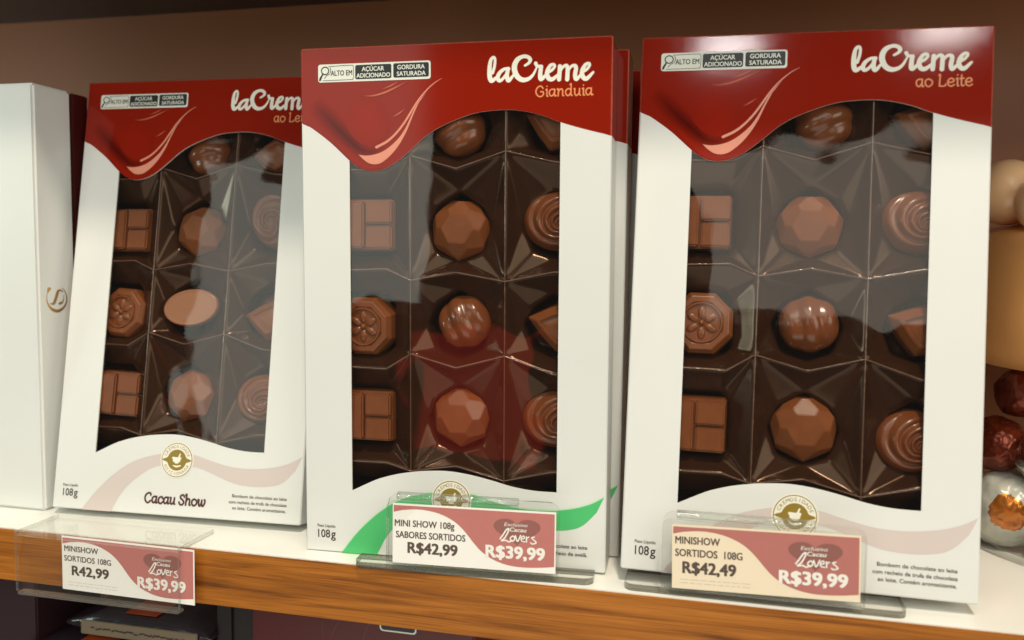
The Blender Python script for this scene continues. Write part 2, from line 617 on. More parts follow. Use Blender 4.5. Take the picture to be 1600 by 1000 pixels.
# ------------------------------------------------------------------ chocolate boxes
BW, BH, BT = 0.1247, 0.205, 0.020
WAVE = [(0.0, 175.72), (2.56, 174.55), (5.07, 173.26), (12.62, 167.67), (20.39, 160.6), (25.05, 157.44), (29.85, 156.34), (34.54, 157.01), (39.15, 159.08), (43.69, 162.4), (48.16, 166.2), (52.65, 169.88), (59.37, 173.65), (70.52, 177.59), (79.37, 178.75), (88.16, 178.63), (96.89, 176.81), (105.3, 173.67), (114.07, 171.0), (124.7, 168.25)]
WBOT = [(20.39, 26.41), (30.0, 31.17), (34.6, 32.87), (39.19, 34.2), (43.76, 35.17), (50.59, 36.2), (60.51, 36.77), (69.68, 35.9), (78.75, 34.12), (87.5, 32.05), (96.32, 30.95), (105.3, 30.85)]
BUP = [(15.5, 0.0), (22.99, 9.48), (31.57, 17.64), (40.32, 23.42), (50.56, 26.9), (60.83, 28.34), (71.17, 28.0), (77.21, 26.48), (88.51, 23.9), (99.52, 23.3), (110.28, 24.59), (118.25, 27.02), (123.9, 30.2)]
BLO = [(31.0, 0.0), (35.13, 7.9), (41.11, 14.69), (48.51, 20.08), (54.24, 22.2), (62.88, 23.3), (71.94, 22.58), (77.64, 21.18), (83.36, 19.1), (89.03, 17.12), (94.61, 15.89), (102.74, 15.5), (110.86, 16.46), (116.07, 18.74), (121.05, 23.97)]
HL1 = [(58.75, 191.53), (56.06, 190.06), (52.94, 187.57), (49.39, 183.77), (46.32, 179.21), (43.24, 174.64), (39.66, 170.54), (36.02, 167.65), (31.85, 165.64)]
HL2U = [(24.36, 162.86), (27.24, 162.44), (30.55, 162.71), (34.28, 163.85), (37.95, 166.17), (41.56, 169.54), (44.21, 173.4), (46.37, 177.75), (48.97, 182.56), (52.52, 186.61)]
HL2L = [(26.34, 160.97), (28.78, 159.38), (31.64, 158.98), (34.43, 159.84), (38.08, 162.75), (41.21, 166.38), (44.28, 171.45), (46.85, 177.25), (49.21, 182.2)]
HL3 = [(26.33, 185.73), (30.61, 185.73), (35.3, 186.79), (39.92, 188.64), (44.97, 190.95)]
HL3B = [(33.84, 187.91), (38.02, 189.42), (41.23, 191.0)]
HL4 = [(38.47, 177.16), (41.23, 178.58), (43.95, 180.48)]
DARK = [(5.6, 184.0), (9.0, 180.0), (13.0, 175.9), (17.81, 171.2), (22.79, 166.6), (26.22, 164.4), (30.51, 164.0), (35.0, 166.0)]
LACREME = [[(78.86, 192.85), (79.59, 195.34), (79.8, 197.84), (79.2, 198.64), (78.26, 197.89), (77.75, 195.71), (77.64, 192.58), (78.0, 190.44), (78.8, 189.94), (80.5, 191.24)], [(85.24, 194.22), (83.45, 194.12), (81.62, 192.77), (80.86, 190.92), (81.56, 189.87), (82.84, 190.49), (84.51, 192.53)], [(84.95, 194.23), (84.53, 192.06), (84.73, 190.18), (85.46, 189.91), (86.98, 191.74)], [(91.46, 195.18), (93.0, 196.15), (93.45, 197.38), (92.22, 198.44), (90.36, 198.48), (88.47, 197.39), (87.44, 195.4), (87.51, 193.22), (88.67, 191.01), (90.62, 189.86), (92.89, 190.2), (94.56, 191.61), (95.71, 193.74), (96.16, 194.97)], [(95.57, 195.82), (96.16, 194.81), (97.79, 194.61)], [(97.68, 194.45), (97.37, 192.3), (97.44, 190.14), (98.28, 190.17), (99.79, 191.77)], [(100.06, 192.22), (101.72, 193.03), (102.81, 194.35), (102.45, 195.17), (101.25, 194.87), (100.23, 193.2), (99.99, 191.54), (100.68, 190.04), (102.1, 189.76), (104.02, 191.24)], [(104.83, 194.38), (104.57, 189.57)], [(104.78, 192.23), (106.04, 194.13), (107.22, 194.61), (107.76, 193.52), (107.65, 189.48)], [(107.79, 192.14), (108.97, 194.04), (110.34, 194.51), (110.95, 193.58), (110.61, 190.83), (111.18, 189.44), (113.06, 191.37)], [(113.18, 191.98), (114.82, 192.79), (116.02, 194.33), (115.72, 195.11), (114.55, 194.72), (113.49, 193.04), (113.2, 191.22), (113.93, 189.82), (115.18, 189.63), (117.38, 191.76)]]
LW = [[.9, .85, .8, .9, 1.0, 1.25, 1.4, 1.4, 1.2, .8], [.9, .9, 1.15, 1.25, 1.1, .9, .8], [1.1, 1.25, 1.25, 1.1, .7], [.7, .9, 1.15, 1.1, 1.1, 1.45, 1.6, 1.65, 1.55, 1.4, 1.1, .8, .55, .5], [1.1, .9, 1.0], [1.2, 1.3, 1.3, 1.1, .7], [.75, .8, .8, .85, 1.0, 1.25, 1.35, 1.35, 1.2, .75], [1.25, 1.25], [.6, .8, 1.0, 1.2, 1.25], [.6, .8, 1.0, 1.2, 1.25, 1.1, .7], [.75, .8, .8, .85, 1.0, 1.25, 1.35, 1.35, 1.2, .7]]


def glyphs(word, pen, x0, base, xh, italic=0.0):
    """rounded serif-ish lower-case hand lettering from brush strokes; returns strokes and end x"""
    G = {
        'a': (0.98, [[(.72, .88), (.45, 1.0), (.14, .78), (.1, .35), (.32, .04), (.58, .2), (.74, .55)], [(.76, 1.0), (.74, .3), (.8, .03), (.95, .1)]]),
        'o': (0.98, [[(.48, 1.0), (.15, .82), (.1, .35), (.42, .0), (.8, .25), (.86, .7), (.48, 1.0)]]),
        'e': (0.92, [[(.12, .5), (.55, .52), (.78, .72), (.6, .98), (.3, .95), (.1, .6), (.16, .2), (.48, .0), (.84, .2)]]),
        'i': (0.42, [[(.08, .92), (.22, .96), (.22, .1), (.36, .04)], [(.22, 1.42), (.23, 1.43)]]),
        't': (0.58, [[(.24, 1.4), (.22, .3), (.32, .02), (.52, .1)], [(.04, .95), (.5, .97)]]),
        'n': (0.98, [[(.06, .95), (.2, .96), (.18, .02)], [(.2, .6), (.45, .97), (.7, .9), (.74, .5), (.74, .1), (.88, .04)]]),
        'u': (0.98, [[(.06, .95), (.18, .95), (.16, .35), (.34, .02), (.6, .18), (.74, .5)], [(.76, .98), (.74, .2), (.88, .04)]]),
        'd': (1.02, [[(.72, .85), (.45, 1.0), (.14, .78), (.1, .35), (.34, .02), (.6, .2), (.74, .5)], [(.64, 1.55), (.77, 1.6), (.76, .2), (.92, .05)]]),
        'L': (1.0, [[(.1, 1.42), (.26, 1.5), (.22, .7), (.2, .06)], [(.2, .05), (.55, .03), (.86, .1), (.9, .3)]]),
        'G': (1.2, [[(.98, 1.15), (.7, 1.48), (.3, 1.3), (.08, .75), (.28, .18), (.68, .0), (1.0, .25), (1.0, .66), (.68, .68)]]),
        'C': (1.15, [[(.98, 1.15), (.92, 1.42), (.55, 1.46), (.2, 1.15), (.08, .7), (.28, .18), (.65, .0), (1.02, .3)]]),
        'S': (0.95, [[(.86, 1.2), (.62, 1.5), (.25, 1.35), (.25, 1.0), (.6, .75), (.82, .4), (.58, .02), (.2, .1), (.06, .4)]]),
        'c': (0.86, [[(.76, .75), (.6, 1.0), (.25, .9), (.08, .5), (.25, .08), (.55, .0), (.82, .25)]]),
        'h': (1.0, [[(.06, 1.5), (.2, 1.55), (.18, .02)], [(.2, .6), (.45, .97), (.7, .9), (.76, .5), (.74, .1), (.9, .06)]]),
        'w': (1.3, [[(.04, .92), (.16, .95), (.18, .4), (.34, .02), (.56, .3), (.64, .9)], [(.64, .9), (.66, .35), (.82, .02), (1.08, .35), (1.14, .8), (1.04, 1.0)]]),
        ' ': (0.45, []),
    }
    out, x = [], x0
    for ch in word:
        adv, sts = G[ch]
        for st in sts:
            out.append(([(x + (p[0] + italic * p[1]) * xh, base + p[1] * xh) for p in st], pen))
        x += adv * xh * 1.04
    return out, x


def fit_strokes(word, pen, x0, x1, base, xh, italic=0.0):
    s, e = glyphs(word, pen, 0, 0, 1.0, italic)
    k = (x1 - x0) / e
    return [([(x0 + p[0] * k, base + p[1] * xh) for p in st], wd) for st, wd in s]


def box_matrix(o, yaw, lean, roll):
    return (Matrix.Translation(o) @ Matrix.Rotation(R(yaw), 4, 'Z') @ Matrix.Rotation(R(-lean), 4, 'X')
            @ Matrix.Rotation(R(roll), 4, 'Y'))


def chocolate_box(mw, label, group, flavour, band, detail=True, shift=0.0):
    root = empty('chocolate_box', mw, label, 'chocolate box', group)
    ch = 0.0005      # rounded card edge
    tk = 0.0005
    wv = [tuple(p) for p in catmull(WAVE, 4)]
    wv = [(min(max(p[0] * MM, ch), BW - ch), p[1] * MM) for p in wv]
    vl, vr = WAVE[0][1] * MM, WAVE[-1][1] * MM
    xl, xr = 0.02039, 0.1053
    wb = [(p[0] * MM, p[1] * MM) for p in catmull(WBOT, 4)]
    # red printed header: front, rounded edges, sides and top
    mb = MB()
    pts = [(ch, BH - ch), (ch, vl)] + [p for p in wv if ch < p[0] < BW - ch] + [(BW - ch, vr), (BW - ch, BH - ch)]
    poly_slab(pts, 0.0, tk, mb, 0, 2)
    ins = 0.0035
    for x, sgn, v0 in ((0.0, 1, vl), (BW, -1, vr)):
        mb.add([(x + sgn * ch, 0, v0), (x + sgn * ch, 0, BH - ch), (x, ch, BH - ch), (x, ch, v0)], [(0, 1, 2, 3)], 1)
        mb.box(min(x, x + sgn * tk), max(x, x + sgn * tk), ch, BT, v0, BH - ch, 0)
    mb.add([(ch, 0, BH - ch), (BW - ch, 0, BH - ch), (BW - ch, ch, BH), (ch, ch, BH)], [(0, 1, 2, 3)], 1)
    mb.add([(0, ch, BH - ch), (ch, 0, BH - ch), (ch, ch, BH)], [(0, 1, 2)], 1)
    mb.add([(BW, ch, BH - ch), (BW - ch, 0, BH - ch), (BW - ch, ch, BH)], [(0, 1, 2)], 1)
    mb.box(ch, BW - ch, ch, BT, BH - tk, BH, 0)
    mb.build('red_header', [M['red'], M['worn'], M['cardedge']], root)
    # white frame around the window with the lower panel
    mb = MB()
    left = [p for p in wv if ch < p[0] < xl]
    right = [p for p in wv if xr < p[0] < BW - ch]
    yl = float(np.interp(xl, [p[0] for p in wv], [p[1] for p in wv]))
    yr = float(np.interp(xr, [p[0] for p in wv], [p[1] for p in wv]))
    pts = [(ch, vl)] + left + [(xl, yl)] + wb + [(xr, yr)] + right + [(BW - ch, vr), (BW - ch, ch), (ch, ch)]
    poly_slab(pts, 0.0, tk, mb, 0, 1)
    for x, sgn, v1 in ((0.0, 1, vl), (BW, -1, vr)):
        mb.add([(x + sgn * ch, 0, ch), (x + sgn * ch, 0, v1), (x, ch, v1), (x, ch, ch)], [(0, 1, 2, 3)], 0)
        mb.box(min(x, x + sgn * tk), max(x, x + sgn * tk), ch, BT, ch, v1, 0)
    mb.add([(ch, 0, ch), (BW - ch, 0, ch), (BW - ch, ch, 0), (ch, ch, 0)], [(0, 1, 2, 3)], 0)
    mb.build('white_frame', [M['card'], M['cardedge']], root)
    mb = MB()
    mb.box(ch, BW - ch, ch, BT, 0, tk, 0)
    mb.box(tk, BW - tk, BT - tk, BT, tk, BH - tk, 0)
    mb.build('carton_back', M['card'], root)
    # printed band
    up = [tuple(p) for p in catmull(BUP, 4)]
    lo = [tuple(p) for p in catmull(BLO, 4)]
    e = -0.00006
    flat('swoosh_band', up + lo[::-1], e, M['green'] if band == 'green' else M['pale_pink'], root)
    if band == 'green':
        s_ = [([(p[0], p[1] + 0.25) for p in BUP], 0.5)]
        strokes_obj('swoosh_outline', 'edge', [([(max(p[0], 15.9), max(p[1], 0.5) + 0.2) for p in BUP], 0.45)], e * 1.6, M['green_edge'], root, 0.2)
    if not detail:
        return root
    # printed drip on the red header
    ribbon_ink('drip_shade_print', DARK, [3.5, 4.2, 4.2, 3.9, 3.4, 2.8, 2.3, 1.4], e, M['red_print'], root)
    ribbon_ink('drip_glow_print', [(22.5, 183.5), (25.5, 180), (28, 176), (31, 171), (33, 167.5)], [3, 7.5, 8.5, 7, 3], e * 1.4, M['red_glow'], root)
    ribbon_ink('drip_glow_print', [(14.5, 168.3), (19, 164.2), (24, 160.0), (29, 157.9), (35, 158.3)], [.8, 1.1, 1.3, 1.1, .7], e * 1.8, M['red_glow'], root)
    flat('drip_highlight_print', [tuple(p) for p in catmull(HL2U, 4)] + [tuple(p) for p in catmull(HL2L[::-1], 4)], e * 2, M['pink_hl'], root)
    strokes_obj('drip_highlight_print', 'hl1', [(HL1, [.12, .3, .45, .55, .75, .8, .85, .95, 1.05])], e * 2, M['pink_hl'], root, 0.12)
    ribbon_ink('drip_highlight_print', HL3, [.12, .4, .5, .45, .1], e * 2, ramp_pink, root)
    ribbon_ink('drip_highlight_print', HL3B, [.1, .3, .1], e * 2, ramp_pink, root)
    ribbon_ink('drip_highlight_print', HL4, [.1, .35, .1], e * 2, ramp_pink, root)
    # lettering
    strokes_obj('brand_lettering', 'lac', [(p_, [1.22 * x_ + 0.06 for x_ in w_]) for p_, w_ in zip(LACREME, LW)], e, M['cream_ink'], root, 0.12)
    if flavour == 'Gianduia':
        strokes_obj('flavour_lettering', 'gia', fit_strokes('Gianduia', 0.52, 95.5, 117.6, 183.4, 2.65), e, M['orange_ink'], root, 0.11)
    else:
        strokes_obj('flavour_lettering', 'ao', fit_strokes('ao Leite', 0.52, 99.0, 118.2, 183.2, 2.85), e, M['orange_ink'], root, 0.11)
    # front-of-pack warning label
    lab = flat('warning_label', rrect(7.5, 54.2, 191.5, 198.5, 1.0), e, M['label_white'], root)
    lab2 = flat('black_field', rrect(23.2, 38.2, 192.3, 197.8, 0.7), e * 2, M['label_black'], lab)
    flat('black_field', rrect(39.0, 53.5, 192.4, 197.9, 0.7), e * 2, M['label_black'], lab)
    # thin outline and magnifier
    strokes_obj('magnifier', 'mag', [
        ([(10.5 + 1.55 * math.cos(t), 196.0 + 1.45 * math.sin(t)) for t in np.linspace(0, 2 * math.pi, 14)], 0.42),
        ([(9.6, 194.9), (8.7, 193.4), (8.3, 192.5)], [.5, .8, .8]),
        ([(12.0, 197.6), (16, 197.75), (21.6, 197.8), (22.4, 197.2), (22.5, 194), (22.2, 192.6), (21.4, 192.3), (12, 192.2), (9.4, 192.15)], 0.2),
        ([(12.6, 197.2), (12.9, 195.9), (12.3, 194.7), (11.0, 194.0), (10.2, 193.0)], 0.25)], e * 2, M['label_black'], lab, 0.1)
    text_obj('label_lettering', [('ALTO EM', 12.9, 21.9, 194.0, 1.95, 0.008)], e * 2, M['label_black'], lab)
    text_obj('label_lettering', [('AÇÚCAR', 26.0, 35.2, 195.35, 1.65, 0.012), ('ADICIONADO', 23.8, 37.7, 192.85, 1.65, 0.012),
                                 ('GORDURA', 40.7, 51.8, 195.5, 1.65, 0.012), ('SATURADA', 40.5, 52.2, 193.0, 1.65, 0.012)], e * 3, M['label_white'], lab)
    # seal
    cx, cy, r0 = 62.7, 25.3, 7.75
    se = flat('seal', circ(cx, cy, r0 + 0.55), e * 2, M['cream_ink'], root)
    flat('seal_ring', circ(cx, cy, r0), e * 3, M['gold'], se)
    flat('seal_disc', circ(cx, cy, r0 - 0.35), e * 4, M['cream_ink'], se)
    mid = []
    for k in range(72):
        t = 2 * math.pi * k / 72
        rr = 4.75 + 2.7 * math.exp(-(math.sin(t) / 0.13) ** 2)
        mid.append((cx + rr * math.cos(t), cy + rr * math.sin(t)))
    flat('seal_centre', mid, e * 5, M['gold'], se)
    strokes_obj('mortar_symbol', 'mortar', [([(cx - 1.9, cy + .9), (cx, cy + .75), (cx + 1.7, cy + .9)], 1.1), ([(cx - 1.2, cy - .1), (cx + 1.1, cy - .1)], 1.6),
                                            ([(cx - .6, cy - 1.1), (cx + .6, cy - 1.1)], .9), ([(cx + .9, cy + 1.2), (cx + 1.5, cy + 2.7)], .7),
                                            ([(cx - 1.8, cy - 2.5), (cx, cy - 2.9), (cx + 2.0, cy - 2.45)], [.3, .8, .6])], e * 6, M['cream_ink'], se, 0.12)
    V, F = [], []
    for word, a0, a1, rad, flip in (('CREMOSIDADE', 158, 22, 5.5, 1), ('ADICIONADA', 206, 334, 6.75, -1)):
        for k, chx in enumerate(word):
            t = R(a0 + (a1 - a0) * k / (len(word) - 1))
            v, f = text_raw(chx)
            wx = max(p[0] for p in v)
            px, py = cx + rad * math.cos(t), cy + rad * math.sin(t)
            rot = t - math.pi / 2 if flip == 1 else t + math.pi / 2
            n = len(V)
            for p in v:
                a, b = (p[0] - wx / 2) * 1.9, p[1] * 1.9
                V.append(((px + a * math.cos(rot) - b * math.sin(rot)) * MM, e * 5, (py + a * math.sin(rot) + b * math.cos(rot)) * MM))
            F += [tuple(i + n for i in q) for q in f]
    me = mesh('seal_lettering', V, F)
    face_front(me)
    link('seal_lettering', me, M['gold'], se)
    # lower lettering
    text_obj('weight_lettering', [('Peso Líquido', 5.1, 12.9, 10.3, 1.15, 0.004), ('108', 5.3, 10.5, 5.9, 3.3, 0.004), ('g', 11.0, 13.0, 5.9, 3.5, 0.004)], e * 2, M['brown_ink'], root)
    if flavour == 'Gianduia':
        ln = [('Bombom de chocolate ao leite', 91.0, 117.6, 9.0, 1.45, 0.006), ('com recheio de avelã.', 98.0, 117.6, 6.1, 1.45, 0.006)]
    else:
        ln = [('Bombom de chocolate ao leite', 91.2, 117.6, 10.3, 1.4, 0.004), ('com recheio de trufa de chocolate', 89.8, 117.7, 7.6, 1.4, 0.004), ('ao leite. Contém aromatizante.', 91.6, 117.5, 5.0, 1.4, 0.004)]
    text_obj('description_lettering', ln, e * 2, M['brown_ink'], root)
    cs = fit_strokes('Cacau Show', 0.86, 47.6, 78.6, 5.3, 3.0, 0.05)
    strokes_obj('maker_lettering', 'cs', cs, e * 2, M['maker_ink'], root, 0.11)
    # film behind the window
    mb = MB()
    mb.add([(xl - .006, tk + .00015, 0.02), (xr + .006, tk + .00015, 0.02), (xr + .006, tk + .00015, 0.184), (xl - .006, tk + .00015, 0.184)], [(0, 1, 2, 3)])
    mb.build('window_film', M['film'], root)
    tray(root, shift)
    return root


ramp_pink = ramp_mat('pink_soft_print', RED, (0.60, 0.17, 0.10, 1), 0.08, bump=0.017, bscale=1500)

RIDGE_D = 1.5
X1, X2 = 46.7, 85.3
# per ridge row: left, left-mid, node1, mid, node2, right-mid, right   (v in mm)
ROWS = [(197, 198, 199.5, 196.5, 199.5, 198, 197),
        (157.2, 157.0, 162.4, 157.0, 163.5, 159.0, 158.0),
        (116.5, 117.6, 113.1, 116.5, 113.1, 117.0, 117.5),
        (77.9, 77.1, 83.6, 78.5, 83.8, 77.3, 76.5),
        (38.4, 38.6, 35.6, 38.7, 33.8, 38.5, 39.0),
        (8, 8, 8, 8, 8, 8, 8)]
CELLC = {1: 25.5, 2: 65.3, 3: 104.0}
TRAY_MESH = {}


def tray(root, shift):
    key = 'tray'
    if key not in TRAY_MESH:
        mb = MB()
        rims = []
        for r in range(5):
            a, b = ROWS[r], ROWS[r + 1]
            loops = {
                1: [(9.5, a[0]), (36.3, a[1]), (X1, a[2]), (X1, (a[2] + b[2]) / 2), (X1, b[2]), (36.3, b[1]), (9.5, b[0]), (9.5, (a[0] + b[0]) / 2)],
                2: [(X1, a[2]), (65.5, a[3]), (X2, a[4]), (X2, (a[4] + b[4]) / 2), (X2, b[4]), (65.5, b[3]), (X1, b[2]), (X1, (a[2] + b[2]) / 2)],
                3: [(X2, a[4]), (104.5, a[5]), (119, a[6]), (119, (a[6] + b[6]) / 2), (119, b[6]), (104.5, b[5]), (X2, b[4]), (X2, (a[4] + b[4]) / 2)]}
            for c in (1, 2, 3):
                L = loops[c]
                cv = (a[3] + b[3]) / 2 - 2.2
                cu = CELLC[c]
                hw, hh = (12.6, 12.4) if c != 2 else (13.4, 13.2)
                if r == 4:
                    hh = 9.0
                # pocket rim: eight corners, at 8 mm depth
                if c == 1:
                    P = [(-hw, hh), (hw * .75, hh), (hw, hh * .7), (hw, 0), (hw, -hh * .8), (hw * .75, -hh), (-hw, -hh), (-hw, 0)]
                else:
                    P = [(-hw * .72, hh * .62), (0, hh * 1.08), (hw * .72, hh * .62), (hw, 0), (hw * .7, -hh * .78), (0, -hh * 1.0), (-hw * .7, -hh * .78), (-hw, 0)]
                P = [(cu + p[0], cv + p[1]) for p in P]
                Q = [(cu + (p[0] - cu) * .86, cv + (p[1] - cv) * .86) for p in P]
                vs = [(p[0] * MM, RIDGE_D * MM, p[1] * MM) for p in L] + [(p[0] * MM, 8.0 * MM, p[1] * MM) for p in P] + [(p[0] * MM, 15.2 * MM, p[1] * MM) for p in Q]
                fs = []
                for i in range(8):
                    j = (i + 1) % 8
                    fs += [(i, j, 8 + j), (i, 8 + j, 8 + i)] if i % 2 == 0 else [(i, j, 8 + i), (j, 8 + j, 8 + i)]
                    fs.append((8 + i, 8 + j, 16 + j, 16 + i))
                fs.append(tuple(range(16, 24)))
                mb.add(vs, fs)
        me = mesh('tray', mb.v, mb.f)
        bm = bmesh.new()
        bm.from_mesh(me)
        bmesh.ops.remove_doubles(bm, verts=bm.verts, dist=1e-5)
        bmesh.ops.recalc_face_normals(bm, faces=bm.faces)
        cl = bm.edges.layers.float.new('crease_edge')
        ridge = []
        for ed in bm.edges:
            d = max(v.co.y for v in ed.verts)
            if d < 0.002:
                ed[cl] = 0.92
                ridge.append([v.co.copy() for v in ed.verts])
            elif d < 0.009:
                ed[cl] = 0.62 if ed.calc_face_angle(0) > 0.15 else 0.0
            else:
                ed[cl] = 0.45
        bm.to_mesh(me)
        bm.free()
        me.polygons.foreach_set('use_smooth', [True] * len(me.polygons))
        tmp = bpy.data.objects.new('tmp', me)
        COL.objects.link(tmp)
        md = tmp.modifiers.new('s', 'SUBSURF')
        md.levels = md.render_levels = 3
        dg = bpy.context.evaluated_depsgraph_get()
        fine_me = bpy.data.meshes.new_from_object(tmp.evaluated_get(dg))
        bpy.data.objects.remove(tmp)
        fine_me.materials.append(M['tray'])
        # thin rounded ridge lines of the thermoformed sheet
        rb = MB()
        for a, b in ridge:
            d = (b - a)
            if d.length < 1e-5:
                continue
            d.normalize()
            side = d.cross(Vector((0, 1, 0))).normalized()
            up = Vector((0, -1, 0))
            n = 6
            k_ = 8
            pts = []
            for q in range(k_ + 1):
                c = a.lerp(b, q / k_)
                rr = 0.00030 * (1 + 0.45 * noise.noise(c * 420))
                for t in range(n):
                    an = 2 * math.pi * t / n
                    pts.append(c + side * (rr * math.cos(an)) + up * (rr * math.sin(an)))
            rb.add(pts, [(q * n + t, q * n + (t + 1) % n, (q + 1) * n + (t + 1) % n, (q + 1) * n + t) for q in range(k_) for t in range(n)])
        rme = mesh('ridge_line', rb.v, rb.f, True)
        fix_normals(rme)
        rme.materials.append(M['tray_ridge'])
        TRAY_MESH[key] = fine_me
        TRAY_MESH['ridge'] = rme
    o = link('tray', TRAY_MESH[key], M['tray'], root)
    o.location = (shift * MM, 0, 0)
    link('ridge_line', TRAY_MESH['ridge'], M['tray_ridge'], o)['kind'] = 'stuff'
    return o


# ------------------------------------------------------------------ bonbons (local: x right, z up, -y towards the viewer, base at y=0)
BON = {}


def cached(fn):
    def g(*a):
        k = (fn.__name__,) + a
        if k not in BON:
            BON[k] = fn(*a)
        return BON[k]
    return g


@cached
def gem_mesh(rot):
    bm = bmesh.new()
    bmesh.ops.create_cube(bm, size=60)
    h, r = 10.5, 13.2

    def cut(n, d):
        n = Vector(n).normalized()
        bmesh.ops.bisect_plane(bm, geom=bm.verts[:] + bm.edges[:] + bm.faces[:], plane_co=n * d, plane_no=n, clear_outer=True)
        edges = [e for e in bm.edges if e.is_boundary]
        if edges:
            bmesh.ops.holes_fill(bm, edges=edges)
    cut((0, 1, 0), 0.0)
    cut((0, -1, 0), h)
    for k in range(6):
        t = R(60 * k + 30 + rot)
        a = R(37)
        cut((math.cos(t) * math.sin(a), -math.cos(a), math.sin(t) * math.sin(a)), h * math.cos(a) + 5.6 * math.sin(a))
    for k in range(6):
        t = R(60 * k + rot)
        a = R(62)
        cut((math.cos(t) * math.sin(a), -math.cos(a), math.sin(t) * math.sin(a)), h * math.cos(a) + 8.0 * math.sin(a))
    for k in range(7):
        t = R(360 / 7 * k + 90 + rot)
        a = R(83)
        cut((math.cos(t) * math.sin(a), -math.cos(a), math.sin(t) * math.sin(a)), 11.9)
    bmesh.ops.bevel(bm, geom=list(bm.edges), offset=0.22, segments=2, affect='EDGES')
    for v in bm.verts:
        v.co *= MM
    bmesh.ops.recalc_face_normals(bm, faces=bm.faces)
    me = bpy.data.meshes.new('gem')
    bm.to_mesh(me)
    bm.free()
    me.materials.append(M['choc'])
    return me


def grid_dome(n, m, fn, name, smooth=True, material='choc'):
    """fn(rho 0..1, theta) -> (x, y, z) mm"""
    V = [fn(0.0, 0.0)]
    F = []
    for i in range(1, m + 1):
        for k in range(n):
            V.append(fn(i / m, 2 * math.pi * k / n))
    for k in range(n):
        F.append((0, 1 + k, 1 + (k + 1) % n))
    for i in range(m - 1):
        for k in range(n):
            a, b = 1 + i * n + k, 1 + i * n + (k + 1) % n
            F.append((a, a + n, b + n, b))
    me = mesh(name, [(v[0] * MM, v[1] * MM, v[2] * MM) for v in V], F, smooth)
    fix_normals(me)
    me.materials.append(M[material])
    return me


@cached
def walnut_mesh(tilt):
    def fn(rho, th):
        a = rho * R(100)
        x, z, h = math.sin(a) * math.cos(th), math.sin(a) * math.sin(th), math.cos(a)
        c, s_ = math.cos(R(tilt)), math.sin(R(tilt))
        u = x * c + z * s_
        u += 0.05 * math.sin(3 * (-x * s_ + z * c))
        g = (0.035 + 0.085 * max(0.0, h)) * (0.5 + 0.5 * math.cos(u * 9.2)) ** 0.6 + 0.02 * noise.noise(Vector((x * 3, z * 3, h * 3)))
        k = 1 - 0.09 + g
        return (12.0 * x * k, -3.0 - 9.2 * h * k, 11.4 * z * k)
    return grid_dome(64, 26, fn, 'walnut', True, 'choc_gloss')


@cached
def swirl_mesh():
    def fn(rho, th):
        x, z = rho * math.cos(th), rho * math.sin(th)
        cxo, czo = 0.16, -0.12
        dx, dz = x - cxo, z - czo
        rr, t2 = math.hypot(dx, dz), math.atan2(dz, dx)
        ph = 17.0 * math.log(rr + 0.14) + 4.0 * t2
        g = 0.5 + 0.5 * math.sin(ph)
        amp = 1.45 * min(1, rr * 3.2) * (1 - rho ** 8)
        h = 10.2 * math.sqrt(max(0, 1 - (rho * 0.93) ** 2.4))
        edge = 0.0
        if rho > 0.97:
            h = 0.0
        return (14.2 * x, -(h + amp * (g ** 0.7) - 0.5), 12.0 * z)
    return grid_dome(120, 56, fn, 'swirl', True, 'choc_gloss')


@cached
def oval_mesh():
    prof = [(0.0, 10.2), (0.84, 10.2), (0.90, 10.35), (0.955, 10.3), (1.0, 9.9), (1.02, 9.0), (0.95, 5.5), (0.80, 1.5), (0.7, 0.0)]

    def fn(rho, th):
        t = rho * (len(prof) - 1)
        i = min(int(t), len(prof) - 2)
        f = t - i
        r = prof[i][0] + (prof[i + 1][0] - prof[i][0]) * f
        h = prof[i][1] + (prof[i + 1][1] - prof[i][1]) * f
        return (13.6 * r * math.cos(th), -h, 8.6 * r * math.sin(th))
    me = grid_dome(56, 16, fn, 'oval', True, 'choc')
    me.materials.append(M['choc_flat'])
    for p in me.polygons:
        c = p.center
        if -c.y > 9.6 * MM and p.normal.y < -0.9:
            p.material_index = 1
            p.use_smooth = False
    return me


@cached
def octagon_mesh():
    bm = bmesh.new()
    rings = [(13.2, 0.0), (12.6, 7.4), (10.9, 9.6), (8.6, 9.6), (8.1, 8.9), (0.0, 8.9)]
    prev = None
    for r, h in rings:
        cur = [bm.verts.new((r * math.cos(R(22.5 + 45 * k)) * MM, -h * MM, r * math.sin(R(22.5 + 45 * k)) * MM)) for k in range(8)] if r > 9 else (
            [bm.verts.new((r * math.cos(R(22.5 + 45 * k)) * MM, -h * MM, r * math.sin(R(22.5 + 45 * k)) * MM)) for k in range(8)] if r > 0 else None)
        if prev and cur:
            for k in range(8):
                bm.faces.new((prev[k], prev[(k + 1) % 8], cur[(k + 1) % 8], cur[k]))
        elif prev:
            bm.faces.new(prev)
        prev = cur
    bmesh.ops.bevel(bm, geom=list(bm.edges), offset=0.25 * MM, segments=1, affect='EDGES')
    bmesh.ops.recalc_face_normals(bm, faces=bm.faces)
    me = bpy.data.meshes.new('octagon')
    bm.to_mesh(me)
    bm.free()
    me.materials.append(M['choc'])
    return me


